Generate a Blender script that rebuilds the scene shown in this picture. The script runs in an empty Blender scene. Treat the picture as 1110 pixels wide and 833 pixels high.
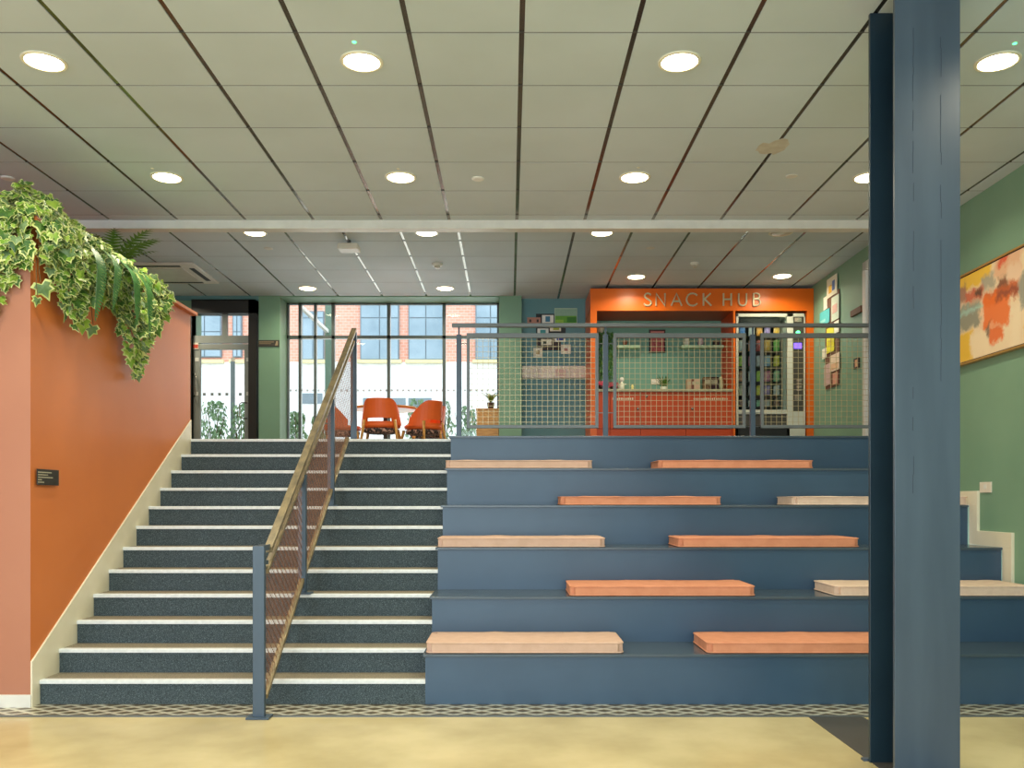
import bpy, bmesh, math, random
from mathutils import Vector, Matrix, noise
C = bpy.context.scene
COL = C.collection
PI = math.pi

# ------------------------------------------------------------------ camera
FPX, HX, HY, EYE = 960.0, 552.5, 543.0, 1.371
cd = bpy.data.cameras.new('camera'); cam = bpy.data.objects.new('camera', cd); COL.objects.link(cam)
cam.location = (0, 0, EYE); cam.rotation_euler = (PI/2, 0, 0)
cd.sensor_width = 36; cd.lens = FPX/1110*36
cd.shift_x = (555-HX)/1110; cd.shift_y = (HY-416.5)/1110
cd.clip_start = .05; cd.clip_end = 200
C.camera = cam

# ------------------------------------------------------------------ world, light levels, exposure
SKY = 2.6          # overcast sky
DAY_FRONT = 325    # daylight through the glazed front behind the viewpoint (W)
DAY_BAY = 45       # daylight through the rear glazing (W)
LAMP = 13          # each downlight (W)
LAMP_GLOW = 14
C.view_settings.view_transform = 'Standard'; C.view_settings.look = 'None'
C.view_settings.exposure = 0.0; C.view_settings.gamma = 1; C.view_settings.use_curve_mapping = False
w = bpy.data.worlds.new('sky'); C.world = w; w.use_nodes = True
w.node_tree.nodes['Background'].inputs[0].default_value = (.86, .93, 1, 1)
w.node_tree.nodes['Background'].inputs[1].default_value = SKY

def area(name, loc, rot, sx, sy, power, color, shape='RECTANGLE', spread=PI):
    l = bpy.data.lights.new(name, 'AREA'); l.shape = shape; l.size = sx; l.size_y = sy
    l.energy = power; l.color = color; l.spread = spread
    o = bpy.data.objects.new(name, l); COL.objects.link(o); o.location = loc; o.rotation_euler = rot
    return o
area('daylight_front_glazing', (-2.4, -3.6, 1.95), (PI/2, 0, 0), 8, 3.3, DAY_FRONT, (.72, .90, 1.0))
area('daylight_rear_glazing', (-1.6, 12.62, 3.0), (-PI/2, 0, 0), 2.8, 2.0, DAY_BAY, (.96, .98, .96))

# ------------------------------------------------------------------ materials
def lin(c):
    r = []
    for v in c:
        v /= 255.0
        r.append(v/12.92 if v <= .04045 else ((v+.055)/1.055)**2.4)
    return (*r, 1)
def mat(name, rgb, rough=.5, metal=0, var=0, scale=8, rgb2=None, bump=0, bscale=60, spec=.5, coat=0, stretch=None, detail=4):
    m = bpy.data.materials.new(name); m.use_nodes = True; nt = m.node_tree; b = nt.nodes['Principled BSDF']
    b.inputs['Base Color'].default_value = lin(rgb); b.inputs['Roughness'].default_value = rough
    b.inputs['Metallic'].default_value = metal; b.inputs['Specular IOR Level'].default_value = spec
    b.inputs['Coat Weight'].default_value = coat
    tc = nt.nodes.new('ShaderNodeTexCoord'); vec = tc.outputs['Object']
    if stretch:
        mp = nt.nodes.new('ShaderNodeMapping'); mp.inputs['Scale'].default_value = stretch
        nt.links.new(vec, mp.inputs[0]); vec = mp.outputs[0]
    n = nt.nodes.new('ShaderNodeTexNoise'); n.inputs['Scale'].default_value = scale; n.inputs['Detail'].default_value = detail
    nt.links.new(vec, n.inputs['Vector'])
    cr = nt.nodes.new('ShaderNodeValToRGB')
    if rgb2 is None:
        f = 1-(var or .04)
        rgb2 = tuple(v*f for v in rgb)
    cr.color_ramp.elements[0].position = .35; cr.color_ramp.elements[1].position = .65
    cr.color_ramp.elements[0].color = lin(rgb); cr.color_ramp.elements[1].color = lin(rgb2)
    nt.links.new(n.outputs['Fac'], cr.inputs[0]); nt.links.new(cr.outputs[0], b.inputs['Base Color'])
    if bump:
        n2 = nt.nodes.new('ShaderNodeTexNoise'); n2.inputs['Scale'].default_value = bscale; n2.inputs['Detail'].default_value = 3
        nt.links.new(vec, n2.inputs['Vector'])
        bp = nt.nodes.new('ShaderNodeBump'); bp.inputs['Strength'].default_value = bump; bp.inputs['Distance'].default_value = .01
        nt.links.new(n2.outputs['Fac'], bp.inputs['Height']); nt.links.new(bp.outputs[0], b.inputs['Normal'])
    return m
def emit(name, rgb, s):
    m = mat(name, rgb); b = m.node_tree.nodes['Principled BSDF']
    b.inputs['Emission Color'].default_value = lin(rgb); b.inputs['Emission Strength'].default_value = s
    return m
def speckle(name, rgb, rgb2, scale=260, pos=(.45, .6), rough=.8):
    m = mat(name, rgb, rough); nt = m.node_tree; b = nt.nodes['Principled BSDF']
    cr = [n for n in nt.nodes if n.type == 'VALTORGB'][0]; n = [n for n in nt.nodes if n.type == 'TEX_NOISE'][0]
    n.inputs['Scale'].default_value = scale; n.inputs['Detail'].default_value = 2
    cr.color_ramp.elements[0].position = pos[0]; cr.color_ramp.elements[1].position = pos[1]
    cr.color_ramp.elements[0].color = lin(rgb); cr.color_ramp.elements[1].color = lin(rgb2)
    return m
def glass(name, tint=(.93, .97, .97), refl=.06):
    m = bpy.data.materials.new(name); m.use_nodes = True; nt = m.node_tree; nt.nodes.clear()
    o = nt.nodes.new('ShaderNodeOutputMaterial'); t = nt.nodes.new('ShaderNodeBsdfTransparent'); g = nt.nodes.new('ShaderNodeBsdfGlossy')
    t.inputs[0].default_value = (*tint, 1); g.inputs['Roughness'].default_value = .02
    lw = nt.nodes.new('ShaderNodeFresnel'); lw.inputs[0].default_value = 1.35
    mx = nt.nodes.new('ShaderNodeMixShader')
    nt.links.new(lw.outputs[0], mx.inputs[0]); nt.links.new(t.outputs[0], mx.inputs[1]); nt.links.new(g.outputs[0], mx.inputs[2])
    nt.links.new(mx.outputs[0], o.inputs[0]); return m

M = dict(
 concrete=mat('polished_concrete', (218, 202, 154), .2, scale=1.6, rgb2=(190, 174, 126), bump=.03, bscale=9, detail=8),
 tile=mat('ceiling_tile', (202, 214, 220), .85, scale=1.2, rgb2=(194, 206, 210)),
 tbar=mat('ceiling_bar', (118, 108, 92), .2, .9, scale=3),
 tgap=mat('ceiling_gap', (60, 56, 48), .6),
 white=mat('white_paint', (232, 230, 222), .45, scale=4), beam=mat('beam_paint', (215, 213, 205), .4),
 cream=mat('cream_skirting', (236, 228, 205), .4, scale=3, rgb2=(226, 218, 192)),
 terra=mat('terracotta_paint', (218, 126, 66), .5, scale=1.1, rgb2=(210, 118, 58), spec=.4),
 salmon=mat('salmon_paint', (186, 126, 100), .5, scale=1.1, rgb2=(181, 120, 94)),
 green=mat('green_paint', (128, 164, 136), .55, scale=1.0, rgb2=(118, 154, 127)),
 teal=mat('teal_paint', (102, 146, 150), .55, scale=1.2, rgb2=(94, 138, 142)),
 alcove=mat('alcove_green', (112, 158, 138), .5, scale=1.2, rgb2=(104, 150, 132)),
 navy=mat('slate_blue_paint', (56, 82, 107), .34, scale=1.6, rgb2=(50, 75, 99), spec=.5),
 navytop=mat('slate_blue_board', (70, 84, 96), .22, scale=1.6, rgb2=(62, 76, 88)),
 steel=mat('column_paint', (70, 84, 100), .34, scale=2.4, rgb2=(61, 74, 90), spec=.6, stretch=(3, 3, .35)),
 post=mat('post_paint', (62, 80, 98), .35, scale=5),
 steelshade=mat('column_paint_shaded', (30, 50, 62), .35, scale=2.4, rgb2=(26, 44, 56)),  # column steel with the shade behind the front flange put into the colour
 crack=mat('crack', (58, 68, 82), .8),
 railm=mat('rail_bronze', (142, 126, 92), .35, .25, scale=18, rgb2=(104, 92, 68), stretch=(1, .3, 1)),
 balus=mat('balustrade_metal', (104, 110, 112), .4, .2, scale=6),
 wire=mat('mesh_wire', (188, 172, 132), .35, .4, scale=9),
 copper=mat('expanded_metal', (150, 98, 66), .45, .3, scale=20, rgb2=(112, 70, 46)),
 riser=speckle('stair_riser', (44, 56, 62), (104, 120, 126), 300, (.48, .68)),
 tread=speckle('stair_tread', (120, 112, 96), (158, 148, 126), 180, (.42, .62)),
 nosing=mat('nosing_strip', (228, 232, 234), .5, scale=30, rgb2=(214, 218, 220)),
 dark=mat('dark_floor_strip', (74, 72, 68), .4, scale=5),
 cush_pale=mat('blush_fabric', (214, 180, 160), .9, scale=14, rgb2=(206, 171, 150), bump=.15, bscale=300),
 cush_coral=mat('coral_fabric', (218, 148, 114), .9, scale=14, rgb2=(210, 139, 105), bump=.15, bscale=300),
 cush_cream=mat('cream_pink_fabric', (226, 200, 180), .9, scale=14, rgb2=(214, 188, 168), bump=.15, bscale=300),
 black=mat('black', (24, 24, 24), .5), frame=mat('dark_frame', (70, 66, 58), .4), doorgrey=mat('door_grey', (158, 162, 156), .4),
 doorblack=mat('door_surround', (36, 32, 26), .5),
 mull=mat('mullion_grey', (86, 96, 92), .4), chrome=mat('chrome', (205, 200, 190), .2, .9),
 glass=glass('window_glass'), glass2=glass('machine_glass', (.9, .95, .93)),
 hub=mat('orange_laminate', (232, 108, 14), .32, scale=2, rgb2=(226, 100, 10)),
 hubcab=mat('orange_cabinet', (192, 68, 4), .45, scale=2, rgb2=(184, 62, 2)),
 hubin=mat('rust_panel', (150, 70, 34), .5, scale=2),
 letter=mat('letter_metal', (214, 206, 172), .35, .3, scale=9), counter=mat('stone_worktop', (176, 172, 142), .3, scale=40, rgb2=(150, 146, 120)),
 oak=mat('oak', (214, 158, 78), .4, scale=9, rgb2=(186, 128, 56), stretch=(1, 1, 9)),
 orangeshell=mat('orange_shell', (238, 104, 36), .5, scale=3, rgb2=(230, 94, 28)),
 pattern=speckle('patterned_fabric', (52, 40, 38), (196, 150, 130), 34, (.5, .56)),
 gold=mat('gold_frame', (208, 160, 84), .3, .6, scale=12),
 brick=None, render_w=mat('white_render', (250, 250, 248), .8), winblue=mat('far_window_glass', (176, 194, 206), .12, scale=.6, rgb2=(136, 158, 172)),
 winframe=mat('far_window_frame', (128, 142, 150), .5), sill=mat('far_sill', (236, 222, 172), .7),
 paving=mat('paving', (180, 178, 170), .8, scale=3),
 leafg=mat('ivy_green', (52, 92, 34), .45, scale=22, rgb2=(88, 128, 44)), leafc=mat('ivy_cream', (222, 226, 160), .5, scale=20, rgb2=(186, 202, 112)), leaflime=mat('ivy_lime', (112, 154, 44), .45, scale=22, rgb2=(150, 178, 66)),
 leafpale=mat('ivy_grey_green', (122, 148, 102), .5, scale=22, rgb2=(92, 124, 76)),
 fern=mat('fern_green', (52, 104, 52), .45, scale=20, rgb2=(78, 132, 66)), palm=mat('palm_green', (66, 112, 38), .45, scale=20, rgb2=(104, 140, 52)),
 shrubg=mat('shrub_green', (96, 132, 92), .6, scale=9, rgb2=(140, 164, 120)), stemm=mat('stem_brown', (96, 84, 48), .7),
 soil=mat('soil', (60, 46, 34), .95, scale=30, rgb2=(40, 32, 26)), pot=mat('terracotta_pot', (84, 56, 42), .6), potw=mat('white_pot', (226, 228, 206), .35),
 lampglow=emit('lamp_diffuser', (255, 244, 205), LAMP_GLOW), lampring=mat('lamp_ring', (236, 230, 205), .4),
 lampoff=mat('unlit_lamp', (196, 190, 172), .3), led=emit('green_led', (90, 240, 150), 3), screen=emit('purple_screen', (110, 80, 240), 2.2),
 vm=mat('machine_shell', (206, 206, 190), .35, scale=4), vmlight=emit('machine_light', (240, 246, 230), .9), socket=mat('socket_white', (236, 226, 208), .4),
 brown=mat('brown_board', (112, 74, 52), .7), red=mat('red_sign', (206, 74, 52), .5), pframe=mat('picture_frame_dark', (52, 30, 26), .5), pmaroon=mat('maroon_print', (156, 66, 66), .6, scale=40, rgb2=(176, 92, 88)),
 stain=mat('tile_stain', (160, 150, 128), .9, scale=20),
)
def brickmat():
    m = bpy.data.materials.new('salmon_brick'); m.use_nodes = True; nt = m.node_tree; b = nt.nodes['Principled BSDF']; b.inputs['Roughness'].default_value = .9
    tc = nt.nodes.new('ShaderNodeTexCoord'); mp = nt.nodes.new('ShaderNodeMapping'); mp.inputs['Rotation'].default_value = (PI/2, 0, 0)
    br = nt.nodes.new('ShaderNodeTexBrick'); br.inputs['Scale'].default_value = 3.2
    br.inputs['Color1'].default_value = lin((244, 178, 156)); br.inputs['Color2'].default_value = lin((238, 164, 140)); br.inputs['Mortar'].default_value = lin((244, 206, 190))
    nt.links.new(tc.outputs['Object'], mp.inputs[0]); nt.links.new(mp.outputs[0], br.inputs['Vector']); nt.links.new(br.outputs['Color'], b.inputs['Base Color'])
    return m
M['brick'] = brickmat()

# ------------------------------------------------------------------ geometry helpers
class MB:
    def __init__(s): s.v = []; s.f = []; s.mi = []; s.m = 0
    def quad(s, pts):
        i = len(s.v); s.v += [tuple(p) for p in pts]; s.f.append(tuple(range(i, i+len(pts)))); s.mi.append(s.m); return s
    def box(s, x0, x1, y0, y1, z0, z1):
        i = len(s.v)
        s.v += [(x, y, z) for z in (z0, z1) for y in (y0, y1) for x in (x0, x1)]
        for f in ((0,2,3,1),(4,5,7,6),(0,1,5,4),(2,6,7,3),(0,4,6,2),(1,3,7,5)): s.f.append(tuple(i+k for k in f)); s.mi.append(s.m)
        return s
    def hexa(s, p):   # 8 points: bottom ring of 4 then top ring of 4
        i = len(s.v); s.v += [tuple(q) for q in p]
        for f in ((3,2,1,0),(4,5,6,7),(0,1,5,4),(1,2,6,5),(2,3,7,6),(3,0,4,7)): s.f.append(tuple(i+k for k in f)); s.mi.append(s.m)
        return s
    def prism(s, poly, axis, a, b):   # extrude a 2-D polygon along an axis
        def P(u, v, t): return {'x': (t, u, v), 'y': (u, t, v), 'z': (u, v, t)}[axis]
        n = len(poly); i = len(s.v)
        s.v += [P(u, v, a) for u, v in poly] + [P(u, v, b) for u, v in poly]
        s.f.append(tuple(i+k for k in range(n))[::-1]); s.f.append(tuple(i+n+k for k in range(n))); s.mi += [s.m, s.m]
        for k in range(n): s.f.append((i+k, i+(k+1) % n, i+n+(k+1) % n, i+n+k)); s.mi.append(s.m)
        return s
    def tube(s, pts, r, n=8, caps=True):
        pts = [Vector(p) for p in pts]; rs = r if isinstance(r, (list, tuple)) else [r]*len(pts)
        i0 = len(s.v); up = None
        for k, p in enumerate(pts):
            d = (pts[min(k+1, len(pts)-1)]-pts[max(k-1, 0)]).normalized()
            if up is None: up = Vector((0, 0, 1)) if abs(d.z) < .9 else Vector((0, 1, 0))
            a = d.cross(up).normalized(); up = a.cross(d).normalized()
            for j in range(n):
                t = 2*PI*j/n; s.v.append(tuple(p+rs[k]*(a*math.cos(t)+up*math.sin(t))))
        for k in range(len(pts)-1):
            for j in range(n):
                s.f.append((i0+k*n+j, i0+k*n+(j+1) % n, i0+(k+1)*n+(j+1) % n, i0+(k+1)*n+j)); s.mi.append(s.m)
        if caps:
            s.f.append(tuple(i0+j for j in range(n))[::-1]); s.f.append(tuple(i0+(len(pts)-1)*n+j for j in range(n))); s.mi += [s.m, s.m]
        return s
    def lathe(s, prof, cx=0, cy=0, n=24):   # prof: list of (r, z)
        i0 = len(s.v)
        for r, z in prof:
            for j in range(n): t = 2*PI*j/n; s.v.append((cx+r*math.cos(t), cy+r*math.sin(t), z))
        for k in range(len(prof)-1):
            for j in range(n):
                s.f.append((i0+k*n+j, i0+k*n+(j+1) % n, i0+(k+1)*n+(j+1) % n, i0+(k+1)*n+j)); s.mi.append(s.m)
        s.f.append(tuple(i0+j for j in range(n))[::-1]); s.f.append(tuple(i0+(len(prof)-1)*n+j for j in range(n))); s.mi += [s.m, s.m]
        return s
    def build(s, name, mats, parent=None, off=None, bevel=0, smooth=False, subs=0, seg=2):
        if not isinstance(mats, (list, tuple)): mats = [mats]
        me = bpy.data.meshes.new(name)
        if off is None:
            if parent is not None: off = (0, 0, 0)
            else:
                xs = [p[0] for p in s.v]; ys = [p[1] for p in s.v]; zs = [p[2] for p in s.v]
                off = ((min(xs)+max(xs))/2, (min(ys)+max(ys))/2, min(zs))
        me.from_pydata([(p[0]-off[0], p[1]-off[1], p[2]-off[2]) for p in s.v], [], s.f)
        for m in mats: me.materials.append(m)
        me.polygons.foreach_set('material_index', s.mi); me.update()
        bm = bmesh.new(); bm.from_mesh(me)
        if subs == 0 and not getattr(s, 'keep', False): bmesh.ops.recalc_face_normals(bm, faces=bm.faces)
        bm.to_mesh(me); bm.free()
        if smooth:
            me.polygons.foreach_set('use_smooth', [True]*len(me.polygons))
        o = bpy.data.objects.new(name, me); COL.objects.link(o)
        if parent is not None: o.parent = parent
        else: o.location = off
        if bevel:
            b = o.modifiers.new('bevel', 'BEVEL'); b.width = bevel; b.segments = seg; b.limit_method = 'ANGLE'
        if subs:
            b = o.modifiers.new('sub', 'SUBSURF'); b.levels = subs; b.render_levels = subs
        return o
def tag(o, label, cat=None, group=None, kind=None):
    if label: o['label'] = label
    if cat: o['category'] = cat
    if group: o['group'] = group
    if kind: o['kind'] = kind
    return o
def thing(name, loc, label, cat, group=None, rz=0):
    o = bpy.data.objects.new(name, None); COL.objects.link(o); o.location = loc; o.rotation_euler = (0, 0, rz)
    o.empty_display_size = .1
    return tag(o, label, cat, group)
def struct(mb, name, m, **k):
    o = mb.build(name, m, **k); o['kind'] = 'structure'; return o
def copy_tree(o, parent=None):
    c = o.copy(); COL.objects.link(c)
    if parent is not None: c.parent = parent
    for ch in [x for x in bpy.data.objects if x.parent == o]: copy_tree(ch, c)
    return c
def at(x, y, Y):      # the point at depth Y on the line of sight through (x, y)
    return Vector(((x-HX)*Y/FPX, Y, EYE+(HY-y)*Y/FPX))

# ------------------------------------------------------------------ main dimensions
R = .165                      # one stair riser
T0 = 5.941; TG = .2566        # first riser, going
FLOOR2 = 12*R                 # upper floor
CEIL1 = EYE+2.55; CEIL2 = EYE+2.80
def ny(n): return T0+TG*(n-1)     # nosing depth of step n
SL, SR = -3.157, -.565            # stair sides
def XW(y): return 3.875+(y-5)*.0115  # right wall (very slightly splayed)

# ------------------------------------------------------------------ floors
struct(MB().box(-7, 4.2, -4, 6.2, -.1, 0), 'floor', M['concrete'])
struct(MB().box(-6, 4.3, 8.9, 12.62, FLOOR2-.2, FLOOR2), 'floor_upper', mat('upper_vinyl', (120, 116, 108), .4, scale=3))
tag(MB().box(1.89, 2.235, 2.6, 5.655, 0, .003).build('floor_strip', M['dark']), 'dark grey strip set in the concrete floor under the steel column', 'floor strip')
# chequer tread strip along the foot of stair and seating
def chequer():
    m = mat('chequer_plate', (170, 164, 140), .35, .5); nt = m.node_tree; b = nt.nodes['Principled BSDF']
    tc = nt.nodes.new('ShaderNodeTexCoord')
    prev = None
    for a in (.55, -.55):
        mp = nt.nodes.new('ShaderNodeMapping'); mp.inputs['Rotation'].default_value = (0, 0, a); nt.links.new(tc.outputs['Object'], mp.inputs[0])
        wv = nt.nodes.new('ShaderNodeTexWave'); wv.bands_direction = 'Y'; wv.inputs['Scale'].default_value = 3.4
        nt.links.new(mp.outputs[0], wv.inputs[0])
        if prev:
            mx = nt.nodes.new('ShaderNodeMath'); mx.operation = 'MAXIMUM'
            nt.links.new(prev.outputs['Fac'], mx.inputs[0]); nt.links.new(wv.outputs['Fac'], mx.inputs[1]); prev = mx
        else: prev = wv
    cr = nt.nodes.new('ShaderNodeValToRGB'); cr.color_ramp.elements[0].position = .72; cr.color_ramp.elements[1].position = .86
    cr.color_ramp.elements[0].color = lin((112, 100, 78)); cr.color_ramp.elements[1].color = lin((226, 222, 204))
    nt.links.new(prev.outputs[0], cr.inputs[0]); nt.links.new(cr.outputs[0], b.inputs['Base Color'])
    bp = nt.nodes.new('ShaderNodeBump'); bp.inputs['Strength'].default_value = .5; bp.inputs['Distance'].default_value = .01
    nt.links.new(prev.outputs[0], bp.inputs['Height']); nt.links.new(bp.outputs[0], b.inputs['Normal'])
    return m
g = thing('tread_plate_strip', (.35, 5.7, 0), 'patterned metal tread plate strip along the foot of stair and seating', 'floor strip')
off = g.location
MB().box(-3.165, 3.87, 5.63, 5.935, 0, .005).box(-4.5, -3.165, 5.63, 5.84, 0, .005).build('plate', chequer(), g, off)
MB().box(-4.5, 3.87, 5.605, 5.632, 0, .007).build('edge_trim', M['balus'], g, off)

# ------------------------------------------------------------------ ceilings
def ceiling(name, z, xo, T, x0, x1, yref, y0, y1, thick):
    b = MB(); b.m = 0
    gx, gy = .0145, .005
    k0 = math.floor((x0-xo)/T); k1 = math.ceil((x1-xo)/T); j0 = math.floor((y0-yref)/T); j1 = math.ceil((y1-yref)/T)
    for k in range(k0, k1):
        for j in range(j0, j1):
            a, c, d, e = max(xo+k*T+gx, x0), min(xo+(k+1)*T-gx, x1), max(yref+j*T+gy, y0), min(yref+(j+1)*T-gy, y1)
            if c-a > .01 and e-d > .01: b.box(a, c, d, e, z, z+.015)
    b.m = 1; b.box(x0, x1, y0, y1, z+.012, z+thick)
    b.m = 2
    for k in range(k0+1, k1):
        x = xo+k*T; b.box(x-gx, x+gx, y0, y1, z+.005, z+.0125)
    b.m = 3
    for j in range(j0+1, j1):
        y = yref+j*T; b.box(x0, x1, y-.009, y+.009, z+.0012, z+.009)
    return struct(b, name, [M['tile'], M['tgap'], M['tbar'], M['tgap']], off=(0, 0, 0))
ceiling('ceiling', CEIL1, .066, .616, -7, 3.9, 4.823, -4, 8.05, .28)
ceiling('ceiling_rear', CEIL2, .068, .603, -6.2, 4.1, 9.545, 8.16, 12.5, .12)
struct(MB().box(-6.2, XW(8), 8.05, 8.17, CEIL1-.075, CEIL2+.1), 'trim_1', M['beam'], bevel=.006)

# ------------------------------------------------------------------ walls
# right wall (thin splayed slab)
def wallquad(name, y0, y1, z0, z1, m, th=.15):
    a, b_ = XW(y0), XW(y1)
    return struct(MB().hexa([(a, y0, z0), (a+th, y0, z0), (b_+th, y1, z0), (b_, y1, z0), (a, y0, z1), (a+th, y0, z1), (b_+th, y1, z1), (b_, y1, z1)]), name, m)
wallquad('wall_right', -4, 12.6, -.1, CEIL2+.1, M['green'])
# left: terracotta partition beside the stair, salmon return facing the hall
b = MB(); b.box(-7, SL-.012, 5.857, 8.79, 0, 3.215); b.m = 1
b.quad([(-7, 5.856, 0), (SL-.012, 5.856, 0), (SL-.012, 5.856, 3.215), (-7, 5.856, 3.215)])
struct(b, 'wall_left', [M['terra'], M['salmon']])
b = MB(); b.box(SL-.10, SL+.045, 5.82, 8.84, 3.215, 3.245).box(-7, SL-.10, 5.82, 5.95, 3.215, 3.245)
struct(b, 'trim_3', M['terra'], bevel=.004)
struct(MB().box(-7.1, -7, -4, 5.857, 0, CEIL1+.1), 'wall_far_left', M['salmon'])
struct(MB().box(-6.2, -6.1, 8.79, 12.6, FLOOR2-.1, CEIL2+.1), 'wall_rear_left', M['green'])
struct(MB().box(-7, SL-.005, 5.842, 5.857, 0, .088), 'baseboard_left', M['white'], bevel=.004)
# raking skirting on the stair wall
sk = [(5.857, 0), (5.857, .305), (8.79, 2.175), (8.79, 1.55), (6.4, 0)]
struct(MB().prism(sk, 'x', SL-.015, SL), 'trim_4', M['cream'], bevel=.003)
# wall behind the camera: glazed front
struct(MB().box(-7.1, 4.1, -4.1, -4, -.1, .2).box(-7.1, 4.1, -4.1, -4, 3.7, 4.2), 'wall_front', M['green'])
b = MB()
for i in range(9): x = -7+i*1.36; b.box(x-.03, x+.03, -4.08, -4.0, .2, 3.7)
b.box(-7, 4, -4.08, -4, 2.3, 2.36)
struct(b, 'window_3', M['mull'])

# rear wall: door bay, pillars, window opening, recess wall
YB = 12.1
Zc = CEIL2+.02
struct(MB().box(-3.43, at(303.5, 0, YB).x, YB, 12.5, FLOOR2, Zc), 'wall_rear_pillar_left', M['green'], bevel=.004)
xr0, xr1 = at(541, 0, YB).x, at(565.5, 0, YB).x
struct(MB().box(xr0, xr1, YB, 12.55, FLOOR2, Zc), 'wall_rear_pillar_right', M['green'], bevel=.004)
struct(MB().box(xr1, 4.1, 12.28, 12.5, FLOOR2, Zc), 'wall_rear', M['teal'])
xl = at(303.5, 0, YB).x
struct(MB().box(xl, xr0, YB+.01, 12.5, EYE+2.785, Zc), 'trim_5', M['green'])      # window header
struct(MB().box(xl, xr0, 12.42, 12.56, FLOOR2, FLOOR2+.05), 'trim_6', M['white'])
struct(MB().box(-6.1, -3.43, YB, 12.5, EYE+2.74, Zc), 'trim_7', M['teal'])        # over the door
struct(MB().box(-6.1, -4.35, YB+.02, 12.5, FLOOR2, EYE+2.74), 'wall_rear_far_left', M['green'])

# ------------------------------------------------------------------ rear glazing
G = 12.5
wd = thing('window_1', (-1.6, G, FLOOR2), None, None); wd['kind'] = 'structure'; off = wd.location
z0, z1 = FLOOR2+.05, EYE+2.785
b = MB()
for x, wdt in ((312.5, 2), (325.5, 3.0), (342, 2.6), (361.5, 3.4), (421.5, 3.4), (481.5, 3.4), (540, 2.5)):
    a = at(x-wdt/2, 0, G).x; c = at(x+wdt/2, 0, G).x; b.box(a, c, G-.03, G+.04, z0, z1)
zt = at(0, 366, G).z
b.box(xl+.0, xr0, G-.03, G+.04, zt-.022, zt+.022); b.box(xl, xr0, G-.03, G+.04, z0, z0+.03); b.box(xl, xr0, G-.03, G+.04, z1-.02, z1)
b.build('window_frame', M['mull'], wd, off)
MB().box(xl, xr0, G+.0, G+.006, z0, z1).build('glass_pane', M['glass'], wd, off)
b = MB()
x = 315.
while x < 540:
    p = at(x, 423.5, G-.002); b.box(p.x-.014, p.x+.014, G-.005, G-.002, p.z-.014, p.z+.014); x += 6.1
tag(b.build('frosted_dots', mat('frosted', (190, 196, 200), .7), wd, off), 'row of small frosted grey dots')

# door
D = 12.18
dr = thing('door_1', (-3.9, D, FLOOR2), None, None); dr['kind'] = 'structure'; off = dr.location
def px(x): return at(x, 0, D).x
def pz(y): return at(0, y, D).z
b = MB(); b.box(px(271), px(279.5), YB+.0, D+.1, FLOOR2, pz(327)); b.box(-4.35, px(279.5), YB, D+.1, pz(341), pz(326)); b.box(-4.35, px(193), YB, D+.1, FLOOR2, pz(341))
b.build('door_surround', M['doorblack'], dr, off)
b = MB(); b.box(px(193), px(271), D, D+.06, pz(372), pz(364)); b.box(px(241), px(246), D, D+.06, pz(364), pz(341))
b.build('transom_bar', M['doorgrey'], dr, off)
b = MB(); b.box(px(207), px(217), D, D+.05, FLOOR2, pz(373)); b.box(px(264.8), px(271), D, D+.05, FLOOR2, pz(373)); b.box(px(217), px(264.8), D, D+.05, pz(379), pz(373)); b.box(px(217), px(264.8), D, D+.05, FLOOR2, FLOOR2+.09)
b.box(px(193), px(206), D, D+.05, FLOOR2, pz(373))
b.build('door_leaf_frame', M['doorgrey'], dr, off, bevel=.003)
MB().box(px(217), px(264.8), D+.02, D+.026, FLOOR2+.09, pz(379)).box(px(193), px(241), D+.02, D+.026, pz(364), pz(341)).box(px(246), px(271), D+.02, D+.026, pz(364), pz(341)).build('glass_pane', M['glass'], dr, off)
for (xa, ya, yb) in ((209.5, 406, 430),):
    p, q = at(xa, ya, D), at(xa, yb, D)
    MB().tube([(p.x, D, p.z), (p.x+.045, D-.05, p.z), (p.x+.055, D-.06, p.z-.03), (q.x+.055, D-.06, q.z+.03), (q.x+.045, D-.05, q.z), (q.x, D, q.z)], .009, 8).build('pull_handle', M['chrome'], dr, off, smooth=True)
p, q = at(268, 437, D), at(268, 454, D)
MB().tube([(p.x, D, p.z), (p.x-.06, D-.05, p.z), (p.x-.085, D-.06, p.z-.02), (q.x-.085, D-.06, q.z+.02), (q.x-.06, D-.05, q.z), (q.x, D, q.z)], .008, 8).build('pull_handle', M['chrome'], dr, off, smooth=True)
b = MB()
for (sx, sy) in ((213.5, 390), (252.5, 390), (269, 390), (213, 427), (269, 427)):
    p = at(sx, sy, D); b.box(p.x-.026, p.x+.026, D-.004, D, p.z-.026, p.z+.026)
b.build('white_square', M['white'], dr, off)
b = MB()
for sx in (221, 229.5, 237.5, 245.5, 260):
    p = at(sx, 427.5, D); b.box(p.x-.02, p.x+.02, D+.014, D+.019, p.z-.02, p.z+.02)
b.build('frosted_dots', mat('frosted_d', (150, 156, 156), .7), dr, off)
p = at(211.5, 375, D)
s = thing('door_sign', (p.x, D, p.z), 'small red and white notice on the top corner of the rear door', 'sign')
MB().box(-.045, .05, -.012, 0, -.05, .04).build('plate', M['socket'], s); MB().box(-.035, .045, -.014, -.012, -.035, .015).build('red_panel', M['red'], s)
p = at(291.5, 372.5, YB)
s = thing('direction_sign', (p.x, YB, p.z), 'narrow brown sign on the green pillar beside the rear door', 'sign')
MB().box(-.145, .145, -.012, 0, -.045, .045).build('plate', M['frame'], s, bevel=.002)
MB().box(-.13, .07, -.014, -.012, .012, .024).box(-.13, .03, -.014, -.012, -.01, .0).build('lettering', mat('sign_letter', (150, 130, 100), .5), s)
MB().prism([(.085, -.03), (.125, -.03), (.125, .03), (.105, .03)], 'y', -.014, -.012).build('arrow', mat('sign_arrow', (170, 150, 120), .5), s)

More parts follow.
